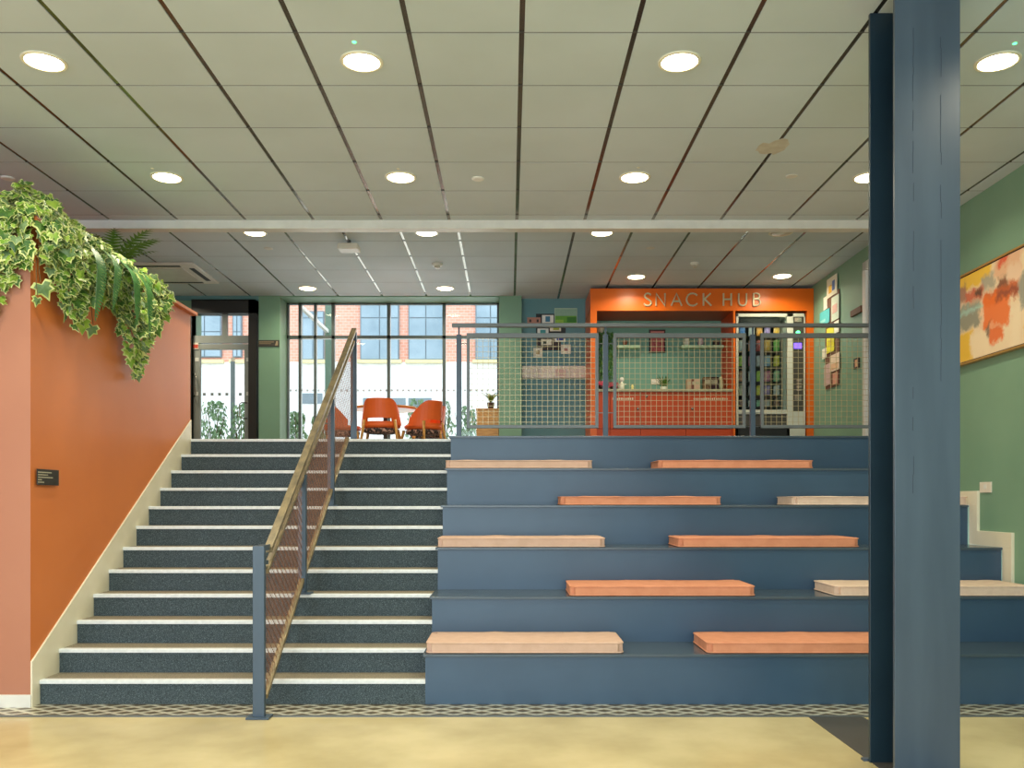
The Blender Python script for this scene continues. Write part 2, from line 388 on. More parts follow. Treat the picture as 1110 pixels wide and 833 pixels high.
# ------------------------------------------------------------------ outside
struct(MB().box(-30, 14, 12.62, 40, 1.6, 1.85), 'ground_outside', M['paving'])
FY = 24.
fb = thing('brick_building', (-6, FY, 1.85), 'brick and white rendered building seen through the rear glazing', 'building'); off = fb.location
def fx(x): return at(x, 0, FY).x
def fz(y): return at(0, y, FY).z
zs = fz(393)
MB().box(-22, 12, FY, FY+.4, zs, 12).build('brick_wall', M['brick'], fb, off)
MB().box(-22, 12, FY-.05, FY+.4, 1.85, zs).build('rendered_wall', M['render_w'], fb, off)
for (xa, xb, ya, yb) in ((391, 433, 322, 391), (443, 481, 322, 391), (515.5, 548, 322, 391), (328, 352, 338, 391), (205, 241, 330, 388), (253, 263, 330, 388)):
    wn = MB().box(fx(xa), fx(xb), FY-.08, FY-.001, fz(yb), fz(ya)); 
    o = wn.build('window', M['winframe'], fb, off)
    mid = (xa+xb)/2
    ym = 345 if xa > 300 else 360
    for (p0, p1, q0, q1) in ((xa+1.2, mid-.6, ya+1, ym), (mid+.6, xb-1.2, ya+1, ym), (xa+1.2, mid-.6, ym+1.2, yb-1), (mid+.6, xb-1.2, ym+1.2, yb-1)):
        MB().box(fx(p0), fx(p1), FY-.1, FY-.081, fz(q1), fz(q0)).build('pane', M['winblue'], o, (0, 0, 0)).location = Vector((0,0,0))
    MB().box(fx(xa-3), fx(xb+3), FY-.16, FY-.051, fz(394.5), fz(391)).build('window_sill', M['sill'], fb, off)
for ch in list(bpy.data.objects):
    if ch.parent and ch.parent.name.startswith('window') and ch.name.startswith('pane'): ch.location = -Vector(off)
for (xa, xb, ya, yb) in ((394, 440, 432, 446), (443, 468, 432, 446), (328, 350, 427, 438)):
    MB().box(fx(xa), fx(xb), FY-.08, FY-.051, fz(yb), fz(ya)).build('basement_window', M['winframe'], fb, off)
# canopy post + beam outside
cp = thing('canopy_frame', (-3.05, 14.7, 1.85), 'green post with white beam outside the rear glazing', 'canopy'); off = cp.location
px_ = at(356.5, 0, 14.7).x
MB().box(px_-.055, px_+.055, 14.65, 14.76, 1.85, 5.0).build('post', mat('post_green', (110, 132, 112), .5), cp, off)
MB().box(px_+.055, px_+.1, 14.65, 14.76, 1.85, 5.0).build('post_trim', M['white'], cp, off)
MB().box(px_-.04, px_+.01, 12.75, 14.65, EYE+2.775, EYE+2.83).build('beam', M['white'], cp, off)
p = at(252.3, 392, 17)
lp = MB().tube([(p.x, 17, 1.85), (p.x, 17, p.z)], .045, 10).lathe([(.09, 1.85), (.09, 1.9), (.05, 1.95)], p.x, 17, 12).build('bollard_post', M['mull'])
tag(lp, 'grey green metal post outside the rear door', 'post')

def leafy(name, n, fn, size, mats, parent, off, seed, shape='leaf'):
    rnd = random.Random(seed); b = MB(); b.keep = True
    for i in range(n):
        p, nrm = fn(rnd); s = size*rnd.uniform(.6, 1.25)
        J = .6 if shape == 'leaf' else .85; nrm = (Vector(nrm)+Vector((rnd.uniform(-J, J), rnd.uniform(-J, J), rnd.uniform(-J, J)))).normalized()
        dn = Vector((rnd.uniform(-.6, .6), rnd.uniform(-.6, .6), -1)); u = (dn-nrm*dn.dot(nrm)).normalized(); v = nrm.cross(u)
        if shape != 'leaf' and n > 5 and rnd.random() < .12: s *= 1.45
        def P(a, c, h=0): return Vector(p)+u*a*s+v*c*s+nrm*h*s
        if shape == 'leaf':
            b.m = rnd.choice([0]*3+[1]) if len(mats) > 1 else 0
            b.quad([P(0, 0), P(.45, .28, .12), P(1.1, 0, 0)]); b.quad([P(0, 0), P(1.1, 0, 0), P(.45, -.28, .12)])
        else:
            # lobed ivy leaf: cream rim fan and raised green centre, folded along the midrib
            rim = [(.12, .0), (-.1, .32), (.12, .62), (.32, .42), (.58, .56), (.66, .26), (1.15, 0), (.66, -.26), (.58, -.56), (.32, -.42), (.12, -.62), (-.1, -.32)]
            cc = P(.35, 0, .06); h = rnd.uniform(-.25, -.05)
            i0 = len(b.v); b.v.append(tuple(cc)); b.v += [tuple(P(a, c, abs(c)*h)) for a, c in rim]
            nn = len(rim); b.m = 0
            for k in range(nn): b.f.append((i0, i0+1+k, i0+1+(k+1) % nn)); b.mi.append(0)
            g_ = rnd.choice([1, 1, 1, 2, 2, 3] if len(mats) > 3 else [1, 1, 2]); sc = rnd.uniform(.70, .93)
            i1 = len(b.v); b.v.append(tuple(P(.35, 0, .075))); b.v += [tuple(P(.35+(a-.35)*sc, c*sc, abs(c)*sc*h+.035)) for a, c in rim]
            for k in range(nn): b.f.append((i1, i1+1+k, i1+1+(k+1) % nn)); b.mi.append(g_)
    return b.build(name, mats, parent, off)

# shrubs outside
for i, (x, Y, wd_, top, lab) in enumerate(((232, 14.6, .34, 434, 'leafy shrub outside the rear door, left of the grey post'), (262, 14.8, .30, 436, 'leafy shrub outside the rear door, right of the grey post'),
        (322, 14.0, .22, 446, 'leafy shrub outside the rear glazing, beside the green pillar'), (346, 15.0, .22, 450, 'leafy shrub outside the glazing at the foot of the green post'), (452, 16, .28, 432, 'pale green shrub outside, directly behind the right-hand orange chairs'),
        (478, 14.8, .30, 434, 'pale green shrub outside, between the orange chairs and balustrade'), (505, 15.5, .32, 440, 'pale green shrub outside, behind the left post of the balustrade'))):
    p = at(x, 0, Y); zt_ = at(0, top, Y).z
    t = thing('shrub', (p.x, Y, 1.85), lab, 'shrub', 'shrubs outside the rear glazing')
    def fn(r, h=zt_-1.85, w=wd_):
        z = r.uniform(.1, 1)**.8*h; rr = w*(1.05-.6*z/h)*math.sqrt(r.random()); a = r.uniform(0, 2*PI)
        return (rr*math.cos(a), rr*math.sin(a), z), (math.cos(a), math.sin(a)-.8, .3)
    leafy('leaves', 420, fn, .075, [M['shrubg'], M['leafpale']], t, (0, 0, 0), 40+i)
    b = MB()
    for k in range(7):
        a = k*.9+i; b.tube([(0, 0, 0), (.3*wd_*math.cos(a), .3*wd_*math.sin(a), .5*(zt_-1.85)), (.6*wd_*math.cos(a), .6*wd_*math.sin(a), .9*(zt_-1.85))], [.012, .008, .004], 5)
    b.build('stems', M['stemm'], t)

# ------------------------------------------------------------------ staircase
st = thing('staircase', ((SL+SR)/2, T0, 0), 'wide speckled blue grey stair of twelve steps with white nosings', 'staircase'); off = st.location
for n in range(1, 13):
    y = ny(n); z = n*R
    MB().box(SL, SR, y+.012, y+.03, z-R, z-.02).build('riser', M['riser'], st, off)
    y2 = ny(n+1)+.03 if n < 12 else 8.9
    MB().box(SL, SR, y+.05, y2, z-.022, z).build('tread', M['tread'], st, off)
    MB().prism([(y, z-.024), (y, z-.004), (y+.004, z+.002), (y+.052, z+.002), (y+.052, z-.02), (y+.02, z-.024)], 'x', SL+.001, SR-.001).build('nosing', M['nosing'], st, off)

# ------------------------------------------------------------------ tiered seating
se = thing('tiered_seating', (1.6, T0, 0), 'slate blue painted tiered seating of six tiers right of the stair', 'seating'); off = se.location
SX = 3.868
for k in range(1, 7):
    y = ny(2*k-1); z = 2*k*R
    yb = ny(2*k+1)+.02 if k < 6 else 8.95
    MB().box(SR+.004, SX, y, y+.02, z-2*R+(.0 if k == 1 else .012), z-.006).build('tier_riser', M['navy'], se, off)
    MB().box(SR-.018, SX, y-.018, yb, z-.006, z+.012).build('tier_board', M['navytop'], se, off, bevel=.002)
    MB().box(SR-.001, SR+.004, y, 8.9, z-2*R, z-.006).build('tier_side', M['navy'], se, off)
# stepped cream skirting on the right wall
b = MB()
for k in range(3, 6):
    y = ny(2*k-1); z = 2*k*R+.012; yn = ny(2*k+1)
    x0 = XW(y)-.025
    b.box(x0-.0, XW(y)+.004, y-.13, y, z-2*R, z+.0)
    b.box(x0, XW(y)+.004, y-.13, yn-.13, z, z+.12)
struct(b, 'trim_8', M['cream'], bevel=.003)

# cushions
CW = {}
def cushion(k, xa, xb, m, label, dy=0, dz=0, rz=0):
    yf = ny(2*k-1)+.012+dy; z = 2*k*R+.0125
    X0, X1 = at(xa, 0, yf).x, at(xb, 0, yf).x
    L = X1-X0; Dp = .485; H = .074
    t = thing('seat_cushion', ((X0+X1)/2, yf+Dp/2, z), label, 'cushion', 'cushions on the tiered seating', rz)
    bm = bmesh.new(); bmesh.ops.create_cube(bm, size=1)
    bmesh.ops.scale(bm, vec=(L, Dp, H), verts=bm.verts); bmesh.ops.translate(bm, vec=(0, 0, H/2), verts=bm.verts)
    bmesh.ops.bevel(bm, geom=[e for e in bm.edges if abs((e.verts[0].co-e.verts[1].co).z) > .01], offset=.035, segments=4, affect='EDGES')
    bmesh.ops.subdivide_edges(bm, edges=[e for e in bm.edges if e.calc_length() > L*.5], cuts=14, use_grid_fill=True)
    rnd = random.Random(int(xa))
    for v in bm.verts:
        if v.co.z > .01:
            v.co.z += .003*math.sin(v.co.x*9+xa)+.002*math.sin(v.co.x*23)
    me = bpy.data.meshes.new('cushion_pad'); bm.to_mesh(me); bm.free(); me.materials.append(m)
    o = bpy.data.objects.new('cushion_pad', me); COL.objects.link(o); o.parent = t
    bv = o.modifiers.new('b', 'BEVEL'); bv.width = .008; bv.segments = 3; bv.limit_method = 'ANGLE'; bv.angle_limit = math.radians(50)
    for zz in (.007, H-.005):
        pts = []; r = .035
        for cx, cy, a0 in ((L/2-r, Dp/2-r, 0), (-L/2+r, Dp/2-r, PI/2), (-L/2+r, -Dp/2+r, PI), (L/2-r, -Dp/2+r, 1.5*PI)):
            for q in range(5): a = a0+q*PI/8; pts.append((cx+r*math.cos(a), cy+r*math.sin(a), zz))
        pts.append(pts[0])
        MB().tube(pts, .005, 6, False).build('piping', m, t, smooth=True)
    return t
cushion(5, 483, 642, M['cush_pale'], 'blush pink seat cushion at the left end of the highest cushioned tier')
cushion(5, 714, 882, M['cush_coral'], 'coral seat cushion on the highest cushioned tier, below the snack kiosk')
cushion(4, 608, 782, M['cush_coral'], 'coral seat cushion in the middle of the second cushioned tier from the top')
cushion(4, 860, 1050, M['cush_cream'], 'cream pink seat cushion passing behind the column on the second cushioned tier from the top')
cushion(3, 474.5, 656, M['cush_pale'], 'blush pink seat cushion at the left end of the middle cushioned tier')
cushion(3, 736, 932, M['cush_coral'], 'coral seat cushion on the middle cushioned tier, ending just left of the column')
cushion(2, 618, 819, M['cush_coral'], 'coral seat cushion in the middle of the second tier from the floor')
cushion(2, 906, 1120, M['cush_cream'], 'cream pink seat cushion passing behind the column on the second tier from the floor')
cushion(1, 462, 676, M['cush_pale'], 'blush pink seat cushion at the left end of the lowest tier')
cushion(1, 767, 981, M['cush_coral'], 'coral seat cushion on the lowest tier, right end hidden behind the column')

# ------------------------------------------------------------------ steel column
sc = thing('steel_column', (2.043, 4.48, 0), 'slate blue steel column standing in front of the tiered seating', 'column'); off = sc.location
MB().box(1.883, 2.203, 4.33, 4.352, .0, CEIL1).build('front_flange', M['steel'], sc, off, bevel=.002)
MB().box(1.883, 2.203, 4.628, 4.65, .0, CEIL1).build('rear_flange', M['steelshade'], sc, off, bevel=.002)['label'] = 'rear flange with its shade painted in dark teal'
MB().box(2.033, 2.053, 4.352, 4.628, .0, CEIL1).build('web', M['steelshade'], sc, off)  # web and rear flange: shade painted as a darker colour
MB().box(1.86, 2.226, 4.655, 4.69, .0, .012).box(1.86, 2.226, 4.30, 4.328, 0, .012).build('base_plate', M['steel'], sc, off)
b = MB()
for (xc, ya, yb) in ((990, 30, 330), (1020, 40, 400), (990, 420, 520)):
    rr = random.Random(xc+ya); y = ya
    while y < yb:
        y2 = y+rr.uniform(8, 24); p = at(xc+rr.uniform(-.5, .5), y, 4.3295); q = at(xc+rr.uniform(-.5, .5), y2, 4.3295)
        if rr.random() < .8: b.box(p.x-.0012, p.x+.0012, 4.3285, 4.3299, q.z, p.z)
        y = y2
b.build('paint_crack', M['crack'], sc, off)

# ------------------------------------------------------------------ stair handrail
HXR = -1.577
hr = thing('stair_handrail', (HXR, 5.577, 0), 'bronze handrail with copper mesh panel and blue posts down the stair', 'handrail'); off = hr.location
PITCH = R/TG
def zn(y): return R+(y-T0)*PITCH
def sbar(name, y0, y1, h0, h1, w2, m, bev=.003, dx=0):
    MB().hexa([(HXR-w2+dx, y0, zn(y0)+h0), (HXR+w2+dx, y0, zn(y0)+h0), (HXR+w2+dx, y1, zn(y1)+h0), (HXR-w2+dx, y1, zn(y1)+h0),
               (HXR-w2+dx, y0, zn(y0)+h1), (HXR+w2+dx, y0, zn(y0)+h1), (HXR+w2+dx, y1, zn(y1)+h1), (HXR-w2+dx, y1, zn(y1)+h1)]).build(name, m, hr, off, bevel=bev)
sbar('top_rail', 5.78, 8.98, .97, 1.005, .026, M['railm'])
sbar('upper_frame_bar', 5.72, 8.92, .875, .905, .02, M['railm'])
sbar('bottom_rail', 5.70, 8.60, .085, .115, .02, M['railm'])
posts = [(5.577, 0, 1.086), (6.74, 4*R, zn(6.74)+.89), (7.82, 8*R, zn(7.82)+.89), (8.96, FLOOR2, zn(8.96)+.97)]
for i, (y, za, zb) in enumerate(posts):
    w_ = .037 if i == 0 else .03
    MB().box(HXR-w_, HXR+w_, y-.02, y+.02, za, zb).build('post', M['post'], hr, off, bevel=.003)
    MB().box(HXR-.072, HXR+.072, y-.05, y+.06, za+.002, za+.014).build('base_plate', M['post'], hr, off)
MB().box(HXR-.037, HXR-.025, 5.59, 5.79, 1.05, 1.086).box(HXR+.0, HXR+.012, 5.59, 5.79, 1.05, 1.086).box(HXR-.037, HXR+.012, 5.59, 5.75, .96, .985).build('bracket', M['post'], hr, off)
b = MB(); y0, y1 = 5.72, 8.9; z_lo, z_hi = .115, .875
# expanded metal: two families of slanted strands in the panel plane (pitched parallelogram coordinates)
def P(u, v): y = y0+u; return (HXR, y, zn(y)+z_lo+v)
H_ = z_hi-z_lo; Lp = y1-y0; s = .05
k = -int(H_/s)-1
def strand(u0, v0, u1, v1):
    if u0 < 0: v0 += (0-u0)*(v1-v0)/(u1-u0); u0 = 0
    if u1 > Lp: v1 -= (u1-Lp)*(v1-v0)/(u1-u0); u1 = Lp
    if u1 <= u0: return
    a, c = P(u0, v0), P(u1, v1); d = .0028; e_ = .0011
    b.hexa([(a[0]-e_, a[1], a[2]-d), (a[0]+e_, a[1], a[2]-d), (c[0]+e_, c[1], c[2]-d), (c[0]-e_, c[1], c[2]-d), (a[0]-e_, a[1], a[2]+d), (a[0]+e_, a[1], a[2]+d), (c[0]+e_, c[1], c[2]+d), (c[0]-e_, c[1], c[2]+d)])
while k*s < Lp:
    strand(k*s, 0, k*s+H_*.75, H_); strand(k*s, H_, k*s+H_*.75, 0); k += 1
tag(b.build('mesh_panel', M['copper'], hr, off), 'copper brown expanded metal mesh')

# ------------------------------------------------------------------ balustrade
BY = 8.60
bl = thing('balustrade', (1.6, BY, FLOOR2), 'grey metal balustrade with wire grid panels on top of the tiered seating', 'balustrade'); off = bl.location
zb = FLOOR2+.012
bx = lambda x: at(x, 0, BY).x
bz = lambda y: at(0, y, BY).z
MB().box(bx(490), 3.90, BY-.035, BY+.02, bz(355.2), bz(351.2)).build('handrail', M['balus'], bl, off, bevel=.004)
pcs = [497.5, 656.5, 816, 975.5]
for i, x in enumerate(pcs):
    q = MB().box(bx(x)-.024, bx(x)+.024, BY-.01, BY+.03, zb, bz(363)); q.box(bx(x)-.008, bx(x)+.008, BY-.006, BY+.01, bz(364), bz(354)); q.build('post', M['post'], bl, off, bevel=.002)
for i in range(3):
    a, c = bx(pcs[i])+.075, bx(pcs[i+1])-.07
    z0_, z1_ = bz(464.5), bz(361.5)
    f = MB(); t_ = .03
    f.box(a, a+t_, BY-.012, BY+.018, z0_, z1_).box(c-t_, c, BY-.012, BY+.018, z0_, z1_).box(a, c, BY-.013, BY+.019, z1_-.045, z1_).box(a, c, BY-.013, BY+.019, z0_, z0_+t_)
    for zz in (z0_+.15, z1_-.1): f.box(a-.055, a, BY, BY+.01, zz-.004, zz+.004).box(c, c+.05, BY, BY+.01, zz-.004, zz+.004)
    fo = f.build('panel_frame', M['balus'], bl, off, bevel=.002)
    g_ = MB(); x = a+.052
    while x < c-t_: g_.box(x-.0017, x+.0017, BY, BY+.005, z0_+.02, z1_-.04); x += .0525
    z = z0_+.06
    while z < z1_-.05: g_.box(a+.02, c-.02, BY+.005, BY+.009, z-.0017, z+.0017); z += .0525
    gm = g_.build('wire_grid', M['wire'], fo, off)

# ------------------------------------------------------------------ ceiling fittings
def downlight(name='ceiling_downlight', on=True):
    t = thing(name, (0, 0, 0), '', 'ceiling light', 'round ceiling downlights')
    MB().lathe([(.124, .0), (.124, -.006), (.118, -.009), (.106, -.009), (.104, -.003)], n=32).build('trim_ring', M['lampring'], t, smooth=False)
    MB().lathe([(.103, -.004), (.09, -.0105), (.04, -.0125)], n=32).build('diffuser', M['lampglow'] if on else M['lampoff'], t, smooth=True)
    return t
xn = ['leftmost', 'second from left', 'third from left', 'rightmost']
lamp_pos = []
for X, k in ((-2.70, 0), (-.858, 1), (.985, 2), (2.83, 3)): lamp_pos.append((X, 5.137, CEIL1, 'round lit downlight, %s of the row nearest the camera' % xn[k]))
for X, k in ((-2.70, 0), (-.858, 1), (.985, 2), (2.83, 3)): lamp_pos.append((X, 6.975, CEIL1, 'round lit downlight, %s of the second row from the camera' % xn[k]))
for X, k in ((-2.66, 0), (-.865, 1), (.962, 2)): lamp_pos.append((X, 9.245, CEIL2, 'round lit downlight just behind the white beam, %s' % ['leftmost', 'middle one', 'right one'][k]))
lamp_pos += [(-2.66, 11.66, CEIL2, 'round lit downlight near the rear glazing, the left one'), (-.85, 11.66, CEIL2, 'round lit downlight near the rear glazing, the right one'),
             (1.58, 11.06, CEIL2, 'round lit downlight in front of the snack kiosk, the left one'), (3.39, 11.02, CEIL2, 'round lit downlight in front of the snack kiosk, the right one')]
proto = downlight()
first = True
for (X, Y, Z, lab) in lamp_pos:
    o = proto if first else copy_tree(proto); first = False
    o.location = (X, Y, Z); o['label'] = lab
o = downlight('ceiling_downlight', False); o.location = (2.83, 9.245, CEIL2); o['label'] = 'round unlit downlight behind the white beam, right of the lit ones'
for (X, Y, Z, lab) in lamp_pos + [(x, y, CEIL1, '') for x in (-4.5, -2.7, -.858, .985, 2.83) for y in (3.3, 1.46, -.4)]+[(-4.5, 11.6, CEIL2, ''), (-4.5, 5.1, CEIL1, '')]:
    area('lamp_light', (X, Y, Z-.02), (0, 0, 0), .18, .18, LAMP, (1, .91, .68), 'DISK', math.radians(150))
def disc(name, x, y, Z, r, h, m, lab, cat, extra=None):
    Y = FPX*(Z-EYE)/(HY-y); X = (x-HX)*Y/FPX
    t = thing(name, (X, Y, Z), lab, cat)
    MB().lathe([(r, 0), (r, -h*.5), (r*.8, -h)], n=24).build('base', m, t)
    if extra: MB().lathe([(r*.55, -h), (r*.5, -h*1.7), (r*.2, -h*1.9)], n=20).build('sensor_head', extra, t)
    return t
disc('ceiling_sensor', 8.6, 193, CEIL1, .05, .012, M['white'], 'small white ceiling disc at the left edge above the ivy', 'ceiling sensor')
disc('ceiling_sensor', 518, 193.5, CEIL1, .048, .012, M['white'], 'small white ceiling disc near the middle of the front ceiling', 'ceiling sensor')
disc('ceiling_sensor', 858, 191, CEIL1, .045, .006, M['beam'], 'flat white ceiling disc left of the column', 'ceiling sensor')
disc('smoke_detector', 474, 286, CEIL2, .065, .03, M['white'], 'white smoke detector with dark band on the rear ceiling, left of centre', 'smoke detector', M['lampoff'])
disc('smoke_detector', 752.7, 285, CEIL2, .05, .03, M['white'], 'small white smoke detector on the rear ceiling above the kiosk sign', 'smoke detector', M['lampoff'])
disc('ceiling_sensor', 291, 269.5, CEIL2, .05, .006, M['beam'], 'faint flat disc on the rear ceiling, left of the white box', 'ceiling sensor')
disc('ceiling_sensor', 705, 269, CEIL2, .05, .006, M['beam'], 'faint flat disc on the rear ceiling above the left of the kiosk', 'ceiling sensor')
for (x, y, lab) in ((384, 45.5, 'tiny green indicator light beside the second downlight of the nearest row'), (1100, 47, 'tiny green indicator light beside the rightmost downlight of the nearest row'), (165, 182.5, 'tiny indicator light beside the leftmost downlight of the second row'),
        (431.5, 183, 'tiny indicator light beside the second downlight of the second row'), (692, 181.5, 'tiny indicator light beside the third downlight of the second row')):
    Y = FPX*(CEIL1-EYE)/(HY-y); X = (x-HX)*Y/FPX
    tag(MB().lathe([(.012, CEIL1+.0), (.011, CEIL1-.004), (.006, CEIL1-.006)], X, Y, 12).build('indicator_light', M['led'] if y < 60 else M['lampring']), lab, 'indicator light')
# white box sensor
t = thing('wireless_box', (at(378, 0, 9.5).x, 9.52, CEIL2), 'white rounded box fixed under the rear ceiling on a short stem', 'ceiling device')
MB().lathe([(.02, 0), (.02, -.05)], n=12).build('stem', M['balus'], t); MB().box(-.11, .11, -.09, .09, -.115, -.05).build('body', M['white'], t, bevel=.012)
# cassette
t = thing('air_conditioning_cassette', (-4.19, 10.85, CEIL2), 'square white air conditioning cassette in the rear ceiling above the planter', 'air conditioner')
MB().box(-.48, .48, -.47, .47, -.03, 0).build('panel', M['white'], t, bevel=.012)
MB().box(-.3, .3, -.3, .3, -.04, -.03).build('grille', M['beam'], t, bevel=.006)
for (a, c, d, e) in ((.37, .43, -.3, .3), (-.43, -.37, -.3, .3)): MB().box(a, c, d, e, -.033, -.029).build('air_slot', M['black'], t)
for (d, e) in ((.36, .42), (-.42, -.36)): MB().box(-.3, .3, d, e, -.033, -.029).build('air_slot', M['black'], t)
# tile stain
p = at(838, 160, FPX*(CEIL1-EYE)/(HY-160))
b = MB(); rr = random.Random(3); ring = [(p.x+.13*math.cos(a)*rr.uniform(.6, 1.1), p.y+.16*math.sin(a)*rr.uniform(.5, 1.1)) for a in [k*2*PI/18 for k in range(18)]]
b.prism(ring, 'z', CEIL1-.0006, CEIL1+.001)
o = b.build('stain', mat('faint_stain', (186, 180, 164), .9, scale=14, rgb2=(200, 197, 184))); tag(o, 'faint brownish stain on a ceiling tile left of the column', 'stain')

# ------------------------------------------------------------------ snack kiosk
KY = 11.5; KB = 12.15
kx = lambda x: at(x, 0, KY).x
kz = lambda y: at(0, y, KY).z
ks = thing('snack_kiosk', (kx(760), KY, FLOOR2), 'bright orange kiosk surround with SNACK HUB lettering', 'kiosk'); off = ks.location
ktop = kz(312.8); kop = kz(337)
MB().box(kx(640), kx(882), KY, KY+.04, kop, ktop).build('fascia', M['hub'], ks, off, bevel=.002)
MB().box(kx(640), kx(647), KY, 12.27, FLOOR2, kop).build('side_panel', M['hub'], ks, off)
MB().box(kx(640), kx(640)+.03, KY+.04, 12.27, kop, ktop).build('side_panel', M['hub'], ks, off)
MB().box(kx(795), kx(797), KY, KB+.1, FLOOR2, kop).build('divider', M['hub'], ks, off)
MB().box(kx(875), kx(882), KY, 12.27, FLOOR2, kop).build('side_panel', M['hub'], ks, off)
MB().box(kx(640), kx(882), KY+.04, 12.27, kop-.0, kop+.03).build('soffit', M['hubin'], ks, off)
MB().box(kx(797)-.03-.0, kx(797)-.0285, KY+.01, KB, kz(422), kop).build('inner_panel', M['hubcab'], ks, off)
MB().box(kx(647), kx(795), KB, KB+.1, FLOOR2, kop).build('back_panel', M['alcove'], ks, off)
# letters
LET = {
 'S': [[(.60,.86),(.50,.96),(.34,1),(.18,.95),(.10,.82),(.14,.68),(.30,.56),(.46,.46),(.60,.34),(.62,.18),(.52,.05),(.34,0),(.16,.04),(.04,.18)]],
 'N': [[(0,0),(0,1),(.72,0),(.72,1)]], 'A': [[(0,0),(.42,1),(.84,0)],[(.16,.36),(.68,.36)]],
 'C': [[(.86,.82),(.72,.94),(.52,1),(.30,.97),(.12,.84),(.02,.64),(0,.5),(.02,.36),(.12,.16),(.30,.03),(.52,0),(.72,.06),(.86,.18)]],
 'K': [[(0,0),(0,1)],[(.58,1),(0,.46)],[(.1,.54),(.64,0)]], 'H': [[(0,0),(0,1)],[(.62,0),(.62,1)],[(0,.52),(.62,.52)]],
 'U': [[(0,1),(0,.34),(.04,.16),(.15,.04),(.31,0),(.47,.04),(.58,.16),(.62,.34),(.62,1)]],
 'B': [[(0,0),(0,1),(.26,1),(.42,.94),(.48,.78),(.42,.62),(.26,.55),(0,.55)],[(.26,.55),(.46,.48),(.54,.28),(.46,.07),(.26,0),(0,0)]]}
lh = kz(318.4)-kz(331.8); zl = kz(331.8)
for ch, x in zip('SNACKHUB', (697.3, 711, 727.5, 744, 762.3, 784, 800.5, 816.5)):
    b = MB()
    for line in LET[ch]:
        b.tube([(kx(x)+u*lh, KY-.012, zl+v*lh) for u, v in line], .0115, 6)
    b.build('letter', M['letter'], ks, off)
# cabinets and worktop
zc = kz(424.5)
cabs = [(647, 661.5, 'narrow orange cabinet at the left end under the kiosk worktop', None), (661.5, 695, 'orange cabinet left of centre under the kiosk worktop', (691, 443.6)), (695, 744, 'orange cabinet in the middle under the kiosk worktop', (700.5, 430)), (744, 795, 'orange cabinet at the right end under the kiosk worktop', (750, 443.6))]
for (xa, xb, lab, kn) in cabs:
    t = thing('base_cabinet', ((kx(xa)+kx(xb))/2, KY+.05, FLOOR2), lab, 'cabinet', 'kiosk base cabinets'); off = t.location
    MB().box(kx(xa)+.001, kx(xb)-.001, KY+.05, KB-.001, FLOOR2, zc-.001).build('body', M['hubcab'], t, off)
    d = MB().box(kx(xa)+.003, kx(xb)-.003, KY+.03, KY+.05, kz(465)+.005, zc-.006).build('door', M['hubcab'], t, off, bevel=.002)
    MB().box(kx(xa)+.003, kx(xb)-.003, KY+.035, KY+.05, FLOOR2+.0, kz(465)-.004).build('plinth', M['hubcab'], t, off)
    if kn:
        p = at(kn[0], kn[1], KY+.03); o = MB().tube([(p.x, KY+.03, p.z), (p.x, KY+.012, p.z), (p.x, KY+.002, p.z)], [.007, .01, .018], 12).build('knob', M['chrome'], d, off, smooth=True)
    if xa in (661.5, 744):
        x0_, x1_ = (664, 686) if xa < 700 else (752, 789); rr = random.Random(int(xa)); q = MB(); x = x0_
        while x < x1_:
            wv = rr.uniform(1.0, 1.8); p = at(x, 432.5, KY+.028); q.box(p.x, p.x+wv*.012, KY+.027, KY+.0299, p.z-.014, p.z+.014*rr.uniform(.5, 1)); x += wv+.9
        tag(q.build('lettering', M['letter'], d, off), 'faint metallic lettering')
tag(MB().box(kx(647)+.002, kx(795)-.002, KY+.01, KB-.001, zc, kz(421.8)).build('worktop', M['counter'], bevel=.003), 'pale stone worktop inside the orange kiosk', 'worktop')
zw = kz(421.8)+.001
ax = lambda x, Y=KB: at(x, 0, Y).x
def onwork(x, d=11.85): return (at(x, 0, d).x, d, zw)
# picture, shelves
p = at(712.3, 370.3, KB)
t = thing('framed_print', (p.x, KB, p.z), 'maroon print in a dark frame on the kiosk back wall', 'picture')
MB().box(-.112, .112, -.02, -.001, -.158, .158).build('frame', M['pframe'], t, bevel=.003)
MB().box(-.094, .094, -.023, -.02, -.138, .138).build('print', M['pmaroon'], t)
MB().box(-.09, .09, -.024, -.023, .118, .13).build('pale_strip', mat('strip', (206, 140, 130), .6), t)
def shelf(xa, xb, y, lab):
    p = at(xa, y, KB-.1)
    return tag(MB().box(at(xa, 0, KB-.1).x, at(xb, 0, KB-.1).x, KB-.16, KB-.001, p.z-.018, p.z+.018).build('wall_shelf', mat('shelf_green', (172, 206, 168), .5), bevel=.003), lab, 'shelf', 'kiosk wall shelves')
shelf(668.5, 693.5, 376.5, 'short pale green wall shelf in the kiosk, left of the print'); shelf(738, 788, 376.5, 'longer pale green wall shelf in the kiosk, right of the print')
zsf = at(0, 376.5, KB-.1).z+.019
